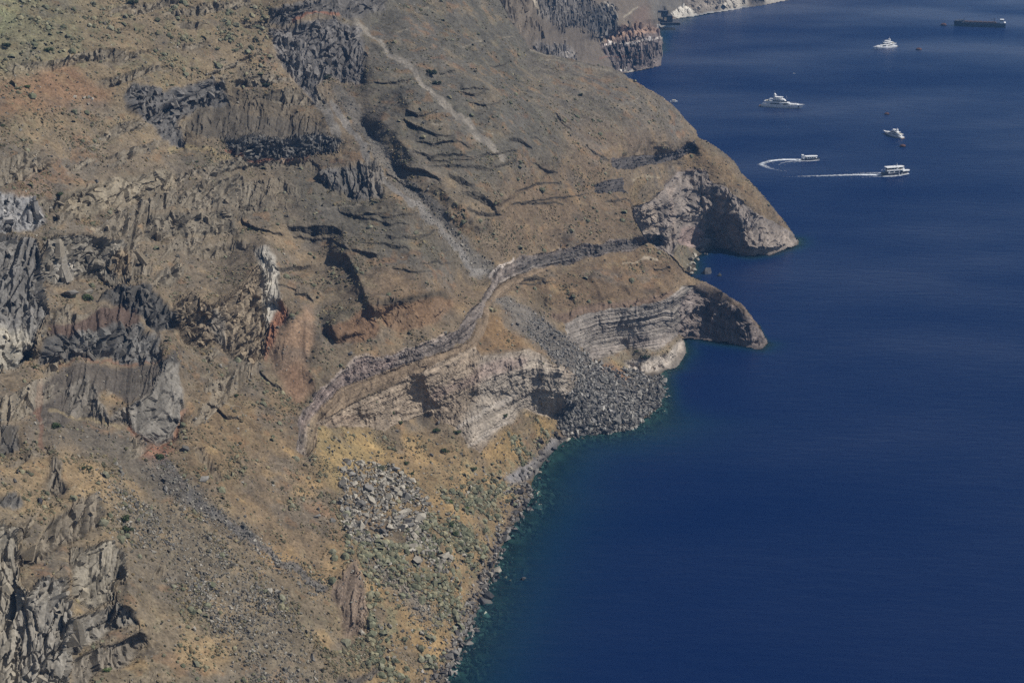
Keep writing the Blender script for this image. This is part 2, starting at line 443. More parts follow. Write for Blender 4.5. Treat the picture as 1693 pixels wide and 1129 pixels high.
paint([(0, 700), (30, 705), (32, 740), (0, 745)], (82, 82, 82), .85, q=.1, amp=1.6)

# centre: tan cliff, white pillar, red and tan walls
paint([(290, 500), (320, 490), (345, 512), (400, 470), (430, 440), (440, 500), (439, 590), (410, 597), (380, 585), (350, 562), (330, 577), (300, 572), (288, 540)], (130, 119, 103), .9, q=.07, amp=1.9, v_=.1, size=1.1)
paint([(345, 515), (372, 520), (375, 575), (355, 565)], (112, 110, 107), .7)
paint([(340, 575), (400, 590), (438, 600), (438, 615), (380, 600)], (96, 92, 86), .6)
paint([(430, 442), (424, 420), (440, 411), (452, 430), (462, 470), (464, 500), (453, 530), (440, 546), (435, 500)], (172, 168, 160), q=.03, amp=1.1, v_=.0, warp=.6)
paint([(427, 420), (437, 415), (438, 440), (430, 445)], (98, 98, 98), .8)
paint([(462, 498), (476, 510), (474, 532), (458, 562), (441, 604), (438, 550), (455, 528)], (138, 98, 76), q=.12, amp=.7, v_=.0)
paint([(476, 532), (500, 520), (503, 506), (519, 502), (521, 560), (505, 600), (522, 640), (492, 668), (470, 640), (450, 600), (444, 585), (460, 560)], (150, 123, 97), .95, 2.5, q=.04, amp=.08, v_=.0, warp=.3)
calm = R.poly([(476, 532), (500, 520), (503, 506), (519, 502), (521, 560), (505, 600), (522, 640), (492, 668), (470, 640), (450, 600), (444, 585), (460, 560)], 3)
paint([(519, 502), (530, 515), (534, 560), (524, 600), (521, 560)], (104, 92, 76), .7, 1.5, q=.5)
paint([(474, 508), (488, 516), (500, 518), (478, 532)], (112, 98, 80), .8)
paint([(470, 620), (490, 600), (505, 640), (492, 665)], (146, 112, 86), .5, 5)
ridge([(503, 506), (504, 560), (508, 600)], 2.5, 5, 22)
ridge([(520, 500), (521, 560), (516, 600), (522, 640)], 1.5, 30, 6)
paint([(410, 590), (424, 590), (424, 610), (410, 610)], (170, 150, 122), .5)

# spurs above the band
paint([(618, 505), (680, 497), (748, 490), (748, 505), (722, 535), (662, 551), (630, 541)], (122, 98, 74), q=.07, amp=.45, v_=.15)
paint([(618, 500), (660, 492), (740, 480), (748, 490), (680, 500), (620, 512)], (80, 74, 64), .8, amp=.9)
paint([(530, 542), (560, 532), (618, 506), (621, 562), (585, 573), (553, 568)], (118, 94, 72), q=.07, amp=.4, v_=.1)
paint([(524, 520), (560, 510), (612, 505), (560, 530), (540, 532)], (96, 90, 74), .6)
ridge([(536, 410), (570, 422), (583, 440), (603, 485), (616, 508), (628, 530)], 8, 11, 80)
ridge([(514, 392), (545, 400), (585, 418), (640, 415)], 3, 8, 30)
ridge([(541, 520), (552, 545), (560, 565)], 6, 9, 45)
ridge([(664, 150), (670, 172), (674, 192)], 5.5, 12, 50)
ridge([(790, 288), (812, 312), (830, 340)], 5, 12, 60)
ridge([(590, 30), (640, 85), (690, 130), (742, 178), (800, 232)], -4, 22, 22)
ridge([(610, 180), (660, 230), (730, 310), (800, 390)], 10, 26, 60)
ridge([(640, 20), (720, 90), (830, 200), (930, 290)], 9, 30, 60)
ridge([(860, 150), (940, 220), (1010, 300)], 8, 24, 60)
ridge([(575, 170), (640, 258), (720, 362), (790, 432), (812, 470)], -15, 46, 52)
ridge([(440, 411), (455, 440), (466, 480), (466, 505)], 7, 20, 9)
ridge([(213, 640), (214, 690), (240, 735)], 6, 30, 60)
ridge([(294, 600), (300, 650), (298, 700)], 5, 40, 9)
ridge([(78, 400), (80, 470), (78, 530), (50, 600)], 6, 60, 14)
ledge([(450, 446), (480, 440), (513, 436)], 8, .02, .4)
ledge([(478, 372), (510, 371), (548, 372), (560, 378)], 14, .02, .5, (74, 72, 68))
ledge([(486, 390), (520, 389), (545, 392), (575, 410)], 5, .02)
ledge([(580, 410), (600, 412), (625, 418), (633, 410)], 7, .02)
ledge([(640, 386), (680, 386), (718, 379)], 7, .02)
ledge([(488, 484), (510, 486), (518, 492)], 7, .02)
ledge([(462, 465), (475, 470), (490, 478)], 6, .02)
for p, h in (([(667, 200), (680, 206), (691, 213)], 4), ([(684, 250), (711, 256), (734, 248), (774, 253)], 8), ([(707, 272), (740, 271), (764, 272), (804, 276), (851, 267)], 6),
             ([(741, 287), (760, 292), (784, 305)], 9), ([(764, 313), (780, 316), (797, 318), (812, 330), (824, 345)], 18), ([(764, 153), (785, 151), (804, 147)], 6),
             ([(777, 173), (805, 170), (831, 161)], 5), ([(621, 134), (645, 135), (671, 132)], 5), ([(842, 229), (855, 232), (876, 246)], 8), ([(871, 227), (885, 226), (898, 233)], 4),
             ([(851, 313), (868, 307), (884, 300), (910, 301), (934, 302)], 4), ([(668, 182), (690, 190), (725, 180)], 5), ([(690, 230), (720, 236), (750, 228)], 5),
             ([(700, 262), (740, 262), (780, 262), (850, 250)], 4), ([(845, 335), (900, 330), (970, 318)], 4), ([(600, 348), (640, 356), (690, 352)], 5),
             ([(400, 368), (440, 376), (470, 390)], 5), ([(640, 280), (670, 300), (700, 310)], 5), ([(560, 345), (600, 352), (640, 345)], 6), ([(760, 145), (790, 142), (815, 146)], 4),
             ([(810, 106), (830, 108), (845, 98)], 4), ([(340, 668), (370, 690), (395, 698)], 5), ([(430, 610), (450, 630), (470, 640)], 7), ([(550, 20), (570, 50), (580, 60)], 5), ([(674, 203), (700, 214), (724, 220), (751, 220)], 6), ([(721, 234), (745, 230), (764, 231), (781, 240)], 5), ([(767, 258), (800, 256), (847, 248)], 4), ([(917, 187), (930, 200), (944, 213)], 5), ([(967, 243), (985, 254), (1007, 262)], 5), ([(727, 121), (740, 117), (752, 117)], 4), ([(564, 347), (604, 360), (640, 366), (676, 370)], 5), ([(655, 268), (680, 276), (712, 286), (730, 300)], 7), ([(600, 395), (640, 398), (676, 404)], 5), ([(850, 334), (890, 336), (932, 335)], 5), ([(770, 345), (800, 352), (830, 352)], 6), ([(880, 270), (905, 282), (925, 286)], 4), ([(700, 430), (730, 428), (750, 436)], 4), ([(650, 440), (690, 446), (720, 442)], 5)):
    ledge(p, h, .02)
paint([(648, 158), (664, 152), (668, 188), (652, 190)], (72, 70, 66), .6)  # dark gully flank: the bulge's shadow is put into the colour

# the banded cliff
G1 = [(480, 800), (487, 745), (492, 700), (500, 680), (515, 662), (530, 645), (564, 610), (590, 598), (631, 588), (690, 574), (731, 557), (755, 542), (775, 522), (790, 505), (803, 492), (812, 455), (822, 445), (851, 432), (880, 420), (931, 409), (970, 402), (1014, 397), (1064, 390), (1090, 388)]
G2 = [(505, 800), (506, 760), (508, 720), (515, 695), (530, 672), (564, 640), (600, 625), (647, 607), (690, 596), (731, 584), (760, 573), (780, 560), (798, 520), (806, 500), (817, 478), (840, 464), (864, 454), (897, 445), (930, 435), (964, 427), (1000, 421), (1031, 417), (1074, 404), (1090, 400)]
G3 = [(523, 800), (522, 740), (524, 710), (535, 700), (564, 676), (600, 655), (654, 634), (700, 615), (731, 600), (784, 574), (797, 556), (808, 520), (812, 500)]
top = [p for p in G1 if p[1] < 780]; bot = [p for p in G2 if p[1] < 780]
paint(top + bot[::-1], (120, 110, 103), .95, 1.0, q=.03, amp=.6, st=1.7, guide=G1, v_=.05, warp=1.0, size=.7)
paint([(492, 700), (530, 645), (590, 597), (655, 582), (650, 604), (600, 622), (540, 660), (506, 720)], (142, 124, 116), .6, 3, warp=.8)
paint([(851, 432), (1064, 389), (1074, 404), (964, 427), (864, 454)], (96, 91, 87), .8, 2, warp=.5)
streak([(530, 643), (564, 609), (592, 596), (640, 586), (690, 573), (731, 556)], 3.0, (176, 162, 152), .5, warp=1.3)
streak([(806, 462), (830, 436), (851, 431)], 3, (196, 186, 178), .7)
streak([(815, 476), (840, 462), (866, 452), (900, 443)], 2.5, (150, 140, 130), .5)
b3 = [p for p in G3 if p[1] < 785]
paint(bot[:18] + b3[::-1], (129, 111, 90), .95, 1.0, q=.22, amp=.3, st=1.25, guide=G2, v_=.1, warp=.5)
paint([(506, 700), (530, 672), (522, 710), (520, 775), (508, 775), (498, 745)], (142, 126, 102), .6, 3)
# lower tan and pink cliff
LC = [(524, 702), (564, 675), (654, 634), (731, 600), (784, 574), (797, 586), (877, 577), (934, 606), (949, 626), (940, 655), (917, 697), (900, 690), (864, 676), (842, 696), (808, 722), (792, 752), (772, 740), (752, 706), (707, 683), (664, 697), (640, 712), (597, 703), (545, 706)]
paint(LC, (154, 138, 119), .95, 1.2, q=.07, amp=.42, st=.6, guide=[(500, 740), (523, 718), (600, 688), (700, 648), (790, 600), (850, 570), (885, 560), (950, 572)], v_=.05, warp=.6, size=.8)
paint([(797, 588), (877, 579), (934, 610), (945, 640), (915, 692), (864, 676), (842, 696), (800, 730), (770, 735), (760, 700), (790, 655)], (156, 146, 133), .85, 4, warp=.6)
paint([(800, 600), (850, 590), (880, 592), (860, 606), (800, 622), (730, 660), (700, 668), (740, 640)], (150, 126, 118), .5, 3)
paint([(524, 702), (564, 680), (600, 690), (590, 703)], (126, 108, 92), .6, 3)
streak([(752, 705), (790, 690), (820, 668), (848, 650)], 4, (178, 168, 156), .7)
streak([(772, 740), (800, 715), (842, 696)], 4, (172, 162, 150), .6)
ridge([(701, 612), (704, 640), (714, 674)], 3.5, 8, 40)
ridge([(787, 590), (789, 620), (791, 655)], 3, 7, 40)
ridge([(893, 580), (900, 630), (905, 675)], 6, 13, 40)
ridge([(597, 650), (600, 690)], 2, 8, 30); ridge([(655, 640), (660, 690)], 2, 8, 30); ridge([(848, 590), (850, 650)], 1.5, 8, 30)
ridge([(930, 610), (925, 660)], 2.5, 10, 16)

# second headland: ribbed slope and layered cliffs
for p in ([(930, 452), (944, 481), (958, 503)], [(974, 455), (988, 472), (1002, 494)], [(1020, 438), (1032, 462), (1045, 486)], [(1080, 462), (1094, 476), (1100, 488)], [(890, 470), (905, 490), (915, 505)]):
    ridge(p, 4.2, 7, 34)
ledge([(1078, 443), (1090, 441), (1104, 442)], 5, .02, .2)
streak([(1032, 437), (1055, 433), (1085, 430)], 2, (165, 152, 130), .7)
ledge([(866, 463), (885, 458), (903, 466)], 9, .02, .5); ledge([(860, 440 + 32), (890, 470), (920, 468)], 4)
paint([(890, 478), (905, 490), (914, 512), (898, 515), (880, 495)], (84, 78, 66), .6, 3, amp=.8)
paint([(900, 525), (960, 505), (1010, 496), (1060, 490), (1115, 480), (1120, 490), (1085, 499), (1030, 508), (985, 515), (935, 532)], (118, 98, 84), .8, 2, q=.2, amp=.7, st=.6, guide=[(880, 530), (985, 513), (1040, 505), (1115, 487), (1140, 480)])
GH = [(880, 545), (935, 530), (985, 513), (1040, 506), (1085, 498), (1112, 490), (1125, 478), (1140, 470), (1170, 472), (1240, 520)]
paint([(930, 533), (985, 514), (1040, 506), (1085, 498), (1113, 489), (1128, 474), (1150, 474), (1150, 500), (1130, 530), (1126, 556), (1090, 578), (1040, 575), (1012, 590), (980, 592), (962, 575), (932, 560)], (147, 138, 129), .95, 1.2, q=.06, amp=.34, st=1.0, guide=GH, v_=.05, warp=.6)
paint([(975, 580), (1010, 570), (1075, 560), (1120, 545), (1124, 556), (1090, 578), (1040, 577), (1012, 590), (984, 594)], (160, 148, 138), .7, 3)
paint([(1040, 560), (1072, 552), (1072, 570), (1048, 573)], (110, 100, 95), .7, 1.5, q=.02)
paint([(984, 594), (1040, 578), (1100, 575), (1126, 565), (1120, 580), (1060, 592), (1020, 600)], (139, 126, 102), .8, 3)
paint([(1035, 598), (1070, 592), (1105, 585), (1130, 562), (1138, 580), (1118, 610), (1084, 617), (1045, 610)], (176, 168, 160), .9, 1.5, q=.06, amp=1.0, v_=.05)
paint([(1126, 490), (1150, 474), (1166, 468), (1200, 485), (1230, 503), (1250, 532), (1271, 570), (1259, 579), (1220, 573), (1150, 562), (1126, 557)], (133, 122, 118), .9, 1.2, amp=1.2, st=.5, guide=GH, v_=.02)
paint([(1130, 449), (1165, 467), (1199, 484), (1229, 502), (1243, 518), (1262, 552), (1252, 545), (1232, 520), (1196, 494), (1160, 478), (1120, 470)], (126, 106, 80), .6, 2)
ridge([(1229, 502), (1226, 540), (1234, 572)], 4, 14, 30)
ridge([(1150, 478), (1136, 520), (1130, 556)], 3, 30, 8)

# first headland
paint([(1012, 262), (1060, 257), (1110, 254), (1140, 240), (1153, 231), (1153, 246), (1120, 264), (1075, 272), (1040, 282), (1015, 276)], (88, 84, 83), .95, 1.2, q=.06, amp=.8, st=.7, guide=[(1000, 266), (1060, 258), (1110, 254), (1140, 240), (1160, 226)], v_=.05, warp=.6)
paint([(980, 301), (1030, 293), (1038, 316), (1000, 322), (978, 315)], (84, 80, 79), .95, 1.2, q=.06, amp=.8, st=.6, guide=[(970, 302), (1040, 292)])
ledge([(1000, 332), (1020, 329), (1040, 332)], 5)
streak([(1052, 297), (1072, 294), (1092, 290)], 1.8, (160, 148, 124), .7)
streak([(1064, 300), (1050, 320), (1060, 345)], 10, (128, 106, 72), .5)
paint([(1100, 305), (1125, 284), (1165, 283), (1176, 292), (1165, 290), (1128, 292), (1108, 312)], (112, 100, 92), .9, 1.5)
paint([(1050, 347), (1080, 335), (1105, 303), (1125, 286), (1165, 287), (1176, 300), (1215, 325), (1246, 346), (1290, 371), (1322, 392), (1321, 412), (1272, 424), (1240, 427), (1180, 411), (1150, 404), (1124, 404), (1112, 425), (1085, 414), (1066, 395)], (133, 125, 120), .95, 1.2, amp=1.3, v_=.02, size=1.8, warp=.7)
paint([(1236, 375), (1262, 368), (1300, 380), (1322, 392), (1320, 412), (1273, 424), (1240, 427), (1228, 400)], (148, 138, 130), .8, 3)
paint([(1052, 350), (1075, 340), (1088, 350), (1085, 395), (1066, 390)], (152, 140, 128), .7, 2)
paint([(1122, 378), (1158, 375), (1158, 404), (1124, 402)], (150, 130, 125), .7, 2)
paint([(1120, 402), (1150, 404), (1175, 402), (1186, 410), (1155, 416), (1143, 440), (1132, 450), (1112, 428)], (112, 106, 86), .7, 2, v_=.6)
ridge([(1196, 312), (1224, 350), (1234, 390), (1236, 424)], 11, 30, 60)
ridge([(1110, 300), (1113, 350), (1112, 400)], 3.5, 9, 22)
ridge([(1170, 300), (1172, 330)], 2.5, 6, 16); ridge([(1093, 350), (1098, 400)], 3, 6, 18)
ridge([(1262, 360), (1270, 424)], 3, 10, 20); ridge([(1135, 300), (1138, 340)], 2, 6, 16); ridge([(1290, 376), (1296, 414)], 3, 10, 15)
streak([(1113, 310), (1110, 400)], 5, (160, 146, 136), .5)

# rocky crag, lower left
paint([(-150, 880), (0, 865), (25, 870), (30, 960), (50, 985), (35, 1060), (30, 1140), (-150, 1140)], (134, 130, 121), .9, q=.06, amp=1.7, v_=.1, size=1.7)
paint([(60, 960), (110, 950), (122, 1000), (118, 1080), (105, 1140), (30, 1140), (35, 1060), (30, 1010)], (130, 127, 121), .95, q=.05, amp=1.8, v_=.0, size=1.7)
paint([(118, 905), (150, 898), (185, 895), (208, 920), (208, 950), (190, 960), (190, 990), (160, 1002), (125, 990), (118, 950)], (134, 129, 118), .95, q=.05, amp=1.7, v_=.0, size=1.7)
paint([(116, 1020), (165, 1005), (200, 990), (228, 1010), (230, 1025), (190, 1040), (160, 1058), (130, 1078), (112, 1078)], (118, 115, 109), .95, q=.05, amp=1.6, v_=.0, size=1.5)
paint([(150, 1075), (195, 1055), (235, 1035), (246, 1060), (225, 1082), (195, 1100), (160, 1110), (140, 1140), (112, 1140), (120, 1085)], (114, 109, 101), .9, q=.07, amp=1.5, v_=.05, size=1.5)
paint([(85, 860), (130, 820), (165, 815), (175, 850), (160, 870), (120, 885), (95, 900), (60, 925), (25, 930), (20, 905), (60, 900)], (122, 116, 106), .75, q=.12, amp=1.8, v_=.2)
paint([(82, 752), (100, 752), (104, 800), (92, 812), (84, 800)], (124, 118, 108), .8, q=.08, amp=1.4)
paint([(0, 815), (30, 805), (42, 830), (20, 838), (0, 832)], (92, 92, 92), .9, q=.1, amp=1.6)
ridge([(120, 900), (122, 990), (112, 1080), (100, 1200)], 6, 60, 12)
ridge([(208, 910), (210, 960), (232, 1010), (246, 1060)], 5, 50, 10)
paint([(570, 935), (590, 920), (606, 960), (612, 1010), (600, 1048), (575, 1050), (548, 975)], (126, 110, 98), .8, 3, q=.12, amp=.8, st=.7, guide=[(540, 980), (570, 940), (590, 915), (610, 905)])
ridge([(590, 915), (606, 960), (614, 1040)], 3, 40, 8)
paint([(555, 1120), (600, 1112), (628, 1095), (632, 1105), (600, 1128), (555, 1140)], (96, 92, 88), .9, q=.05, amp=.8)
paint([(310, 740), (330, 745), (370, 790), (360, 800), (330, 770)], (92, 88, 80), .6, 2, amp=1.0, q=.2)
paint([(840, 790), (870, 765), (905, 735), (940, 718), (948, 726), (905, 756), (880, 790), (850, 800)], (126, 124, 124), .9, 2, v_=.0)
paint([(730, 1140), (765, 1060), (815, 940), (862, 848), (880, 800), (862, 800), (840, 850), (800, 930), (765, 1020), (735, 1080), (715, 1140)], (98, 93, 88), .7, 4, v_=.1)

# ledges and knobs scattered over the left half of the slope
x0_, y0_, z0_ = a_ * s0, dy_ * s0, CAMZ + dz_ * s0
zoneL = np.clip(R.poly([(-300, -160), (560, -160), (520, 120), (560, 260), (430, 330), (450, 480), (420, 640), (300, 800), (240, 1140), (-300, 1140)], 25, 0), 0, 1)
hc = x0_ * .62 - y0_ * .30
kn = fbm(hc / 13, z0_ / 4.2, y0_ / 40, 4, 31) + .55 * fbm(hc / 34, z0_ / 12, 0, 3, 37)
knob = smooth(.18, .36, kn) * zoneL * (1 - smooth(.2, .6, rock)) * land
orange_zone = R.poly([(-150, 128), (110, 110), (190, 150), (170, 172), (60, 192), (-150, 205)], 6)
knob *= 1 - .9 * orange_zone
e += .6 * knob * (.12 - q0)
alb += (knob * .8)[..., None] * (A(120, 114, 103) - alb)
rock = np.maximum(rock, knob * 1.5)
veg *= 1 - .7 * knob
e *= land
zoneU = R.poly([(430, 40), (620, 20), (860, 100), (1010, 130), (1140, 230), (1060, 330), (1060, 385), (820, 425), (760, 520), (600, 520), (450, 460), (420, 250)], 20, 0) * np.clip(1 - rock * 3, 0, 1)
ds = poisson(e * (1.15 + .6 * zoneL), .16, 100) * smooth(0.2, 2.5, z0_) * land
hardm = blur((hard > .5).astype(f32), 3, 3); seamz = smooth(0.02, .2, hardm) * smooth(.98, .8, hardm) * wv
push = blur(push, 2, 2) * smooth(0.1, 3, z0_) * land
s1 = s0 + np.clip(ds, -26, 26) - push

# relief in metres, in world coordinates
x1, y1, z1 = a_ * s1, dy_ * s1, CAMZ + dz_ * s1
hx, hy = x1 * .8 + y1 * .6, -x1 * .6 + y1 * .8
relief = 1.6 * fbm(x1 / 34, y1 / 34, z1 / 20, 3, 1) + .75 * fbm(x1 / 9, y1 / 9, z1 / 7, 3, 2) + .32 * fbm(x1 / 2.6, y1 / 2.6, z1 / 2.2, 3, 3)
rel2 = np.zeros_like(s1); rcol = np.ones_like(s1)
mk = (rock > .04) & land
bs = blk[mk]
X, Y, Z = (a_ * (690 + .25 * (s1 - 690)))[mk] / bs, s1[mk] * .10 / bs, z1[mk] / bs
wX = X + .9 * vnoise(X / 4, Y / 4, Z / 8, 71); wY = Y + .8 * vnoise(X / 3, Y / 3, Z / 5, 72); wZ = Z + 1.6 * vnoise(X / 4, Y / 4, Z / 5, 73)
f1, f2, va, ta = cells(wX / 3.0, wY / 3.0, wZ / 4.0, 80)
g1, g2, vb, tb = cells(wX / 1.25 + 7, wY / 1.5, wZ / 1.8, 90)
k1 = smooth(0, .16, f2 - f1); k2 = smooth(0, .2, g2 - g1)
am = rock[mk]
but = 3 * np.abs(vnoise(wX / 6.5, wY / 7, wZ / 16, 98)) - 1; flu = 3 * np.abs(vnoise(wX / 2.2, wY / 3, wZ / 7, 99)) - 1
lay = np.clip(3 * np.abs(vnoise(wX / 30, wY / 20, wZ / 5.5, 104)) - .8, -1, .7)
crk = smooth(.22, .0, np.abs(vnoise(wX / 3.4, wY / 5, wZ / 13, 102))) + .6 * smooth(.2, .0, np.abs(vnoise(wX / 1.5, wY / 3, wZ / 6, 103)))
rel2[mk] = am * (.62 * but + .26 * flu + .85 * lay + .85 * (va - .5) + 1.2 * ta + .2 * (k1 - .8) - .42 * crk + .5 * (vb - .5) + .9 * tb + .45 * fbm(wX / 6, wY / 6, wZ / 10, 3, 97))
rcol[mk] = 1 + (.16 * (va - .5) + .22 * (vb - .5) + .28 * fbm(wX / 1.1, wY / 1.1, wZ / 4.5, 3, 96) + .16 * fbm(wX / 7, wY / 7, wZ / 9, 2, 94)) * np.clip(am * 1.2, 0, 1)
# bedding
bed = vnoise(scoord / 3.6, hx / 60, 0, 41) * .6 + .5 * vnoise(scoord / 1.7, hx / 40, 3, 42) + .6 * vnoise(scoord / 9, hx / 90, 7, 43)
joint = smooth(.55, .85, vnoise(R.U / 5.0 + .25 * R.V / 5, R.V / 22, 0, 44) * .5 + .5)
lineb = smooth(.15, .45, vnoise(scoord / 2.3, hx / 30, 5, 45)) - smooth(.2, .5, vnoise(scoord / 2.6, hx / 24, 9, 46))
rel3 = np.minimum(strat, 1.2) * (.55 * bed - .35 * joint)
dsp = relief * (1 - .45 * np.clip(strat, 0, 1)) * (1 - .8 * calm) + rel2 + rel3
edge = smooth(0.15, 2.0, z1) * (1 - .8 * seamz)
Pm = np.stack([x1, y1, z1], -1)
Ps = np.stack([blur(Pm[..., k], 5, 5) for k in range(3)], -1)
NS = np.cross(np.gradient(Ps, axis=1), -np.gradient(Ps, axis=0)); NS /= np.linalg.norm(NS, axis=-1, keepdims=True) + 1e-9
away = (NS * np.stack([a_, dy_, dz_], -1)).sum(-1, keepdims=True) > 0
NS = np.where(away, -NS, NS)
s2 = np.where(land, s1, s1 - .5 * relief)
zz = CAMZ + dz_ * s2
s2 = np.where(land & (zz < .12), (CAMZ - .12) / -dz_, s2)

# colour
nA = fbm(x1 / 42, y1 / 42, z1 / 30, 3, 11); nB = fbm(x1 / 10, y1 / 10, z1 / 8, 3, 12); nC = fbm(x1 / 2.8, y1 / 2.8, z1 / 2.4, 3, 13)
nD = vnoise(x1 / .55, y1 / .55, z1 / .5, 14); nE = fbm(x1 / 5, y1 / 5, z1 / 4, 3, 15)
soil = np.clip(1 - rock * 1.4, 0, 1) * np.clip(1 - strat, 0, 1) * land
nG = fbm(x1 / 16 + 40, y1 / 16, z1 / 12, 3, 16)
gold = smooth(.1, .75, nB + .6 * nA) * soil * veg * smooth(500, 780, R.V + .12 * R.U) * .26 + smooth(.25, .8, nB) * soil * veg * .14
alb += gold[..., None] * (A(162, 132, 82) - alb)
grey = smooth(.05, .7, nG - .4 * nB) * soil * .5
alb += grey[..., None] * (A(104, 99, 90) - alb)
rust = smooth(.35, .9, nE + .5 * nG) * soil * veg * .4
alb += rust[..., None] * (A(140, 98, 64) - alb)
gz = np.clip(.25 + .75 * R.poly([(590, 900), (700, 920), (780, 760), (870, 740), (880, 800), (740, 1140), (610, 1140)], 25) + .5 * R.poly([(-300, -200), (480, -200), (430, 110), (200, 140), (-300, 240)], 30), 0, 1)
grn = smooth(.1, .6, nE - .3 * nA + .2 * nC) * soil * veg * .75 * gz
alb += grn[..., None] * (A(112, 112, 86) - alb)
alb *= (1 + soil * (.16 * nB + .24 * nC + .30 * nD + .10 * nA) + (1 - soil) * (.12 * nC + .18 * nD))[..., None]
alb *= (rcol * (1 + strat * (.24 * bed + .21 * lineb + .12 * nC - .16 * joint)))[..., None]
alb *= 1 + soil[..., None] * np.array([.0, -.012, .0], f32) + (np.clip(rock, 0, 1) * (1 - np.clip(strat, 0, 1)))[..., None] * np.array([.13, .09, .03], f32)
wet = smooth(1.6, .2, z1) * land
alb *= (1 - .45 * wet)[..., None]
sb = np.clip(.62 + .55 * fbm(x1 / 3.5, y1 / 3.5, 0, 3, 52), .15, 1.4)
alb = np.where(land[..., None], alb, A(96, 104, 92) * sb[..., None])
alb = np.clip(alb, .012, .75)
P = np.stack([a_ * s2, dy_ * s2, CAMZ + dz_ * s2], -1).astype(f32)
crest = blur((~land & (dsea > 12)).astype(f32), 5, 5)
P += (NS * (dsp * edge * land * smooth(.22, .02, crest))[..., None]).astype(f32)
P[..., 2] = np.where(land, np.maximum(P[..., 2], .12), P[..., 2])


# ------------------------------------------------------------------ materials
def mat(name, col=(.5, .5, .5), rough=.9, spec=.2):
    m = bpy.data.materials.new(name); m.use_nodes = True
    b = m.node_tree.nodes["Principled BSDF"]
    b.inputs["Base Color"].default_value = (*col, 1); b.inputs["Roughness"].default_value = rough
    b.inputs["Specular IOR Level"].default_value = spec
    return m


def noisy(m, scale, lo, hi, attr=None, col=None, bump=0.0, bscale=None):
    nt = m.node_tree; N = nt.nodes; L = nt.links; b = N["Principled BSDF"]
    tc = N.new("ShaderNodeTexCoord")
    n = N.new("ShaderNodeTexNoise"); n.inputs["Scale"].default_value = scale; n.inputs["Detail"].default_value = 5
    L.new(tc.outputs["Object"], n.inputs["Vector"])
    mr = N.new("ShaderNodeMapRange"); mr.inputs["From Min"].default_value = .28; mr.inputs["From Max"].default_value = .72
    mr.inputs["To Min"].default_value = lo; mr.inputs["To Max"].default_value = hi
    L.new(n.outputs["Fac"], mr.inputs["Value"])
    mx = N.new("ShaderNodeVectorMath"); mx.operation = 'SCALE'
    if attr:
        at = N.new("ShaderNodeAttribute"); at.attribute_name = attr; L.new(at.outputs["Color"], mx.inputs[0])
    else: mx.inputs[0].default_value = col
    L.new(mr.outputs[0], mx.inputs["Scale"]); L.new(mx.outputs[0], b.inputs["Base Color"])
    if bump:
        bp = N.new("ShaderNodeBump"); bp.inputs["Strength"].default_value = bump; bp.inputs["Distance"].default_value = .3
        n2 = N.new("ShaderNodeTexNoise"); n2.inputs["Scale"].default_value = bscale or scale; n2.inputs["Detail"].default_value = 4
        L.new(tc.outputs["Object"], n2.inputs["Vector"]); L.new(n2.outputs["Fac"], bp.inputs["Height"]); L.new(bp.outputs[0], b.inputs["Normal"])
    return m


M_GROUND = noisy(mat("slope_rock_and_soil", rough=.95, spec=.12), 1.1, .72, 1.28, attr="albedo", bump=.35, bscale=1.6)


def mesh_np(name, V, Q, material, parent=None, tris=False, link=True):
    me = bpy.data.meshes.new(name)
    V = np.ascontiguousarray(V, f32); Q = np.ascontiguousarray(Q, np.int32); k = Q.shape[1]
    me.vertices.add(len(V)); me.vertices.foreach_set("co", V.ravel())
    me.loops.add(Q.size); me.loops.foreach_set("vertex_index", Q.ravel())
    me.polygons.add(len(Q)); me.polygons.foreach_set("loop_start", np.arange(0, Q.size, k, dtype=np.int32))
    me.polygons.foreach_set("loop_total", np.full(len(Q), k, np.int32))
    me.update(calc_edges=True); me.shade_flat()
    if material: me.materials.append(material)
    if not link: return me
    o = bpy.data.objects.new(name, me); COL.objects.link(o)
    if parent: o.parent = parent
    return o


def color_attr(o, c, name="albedo"):
    at = o.data.attributes.new(name, 'FLOAT_COLOR', 'POINT')
    at.data.foreach_set("color", np.concatenate([c, np.ones((len(c), 1))], 1).astype(f32).ravel())


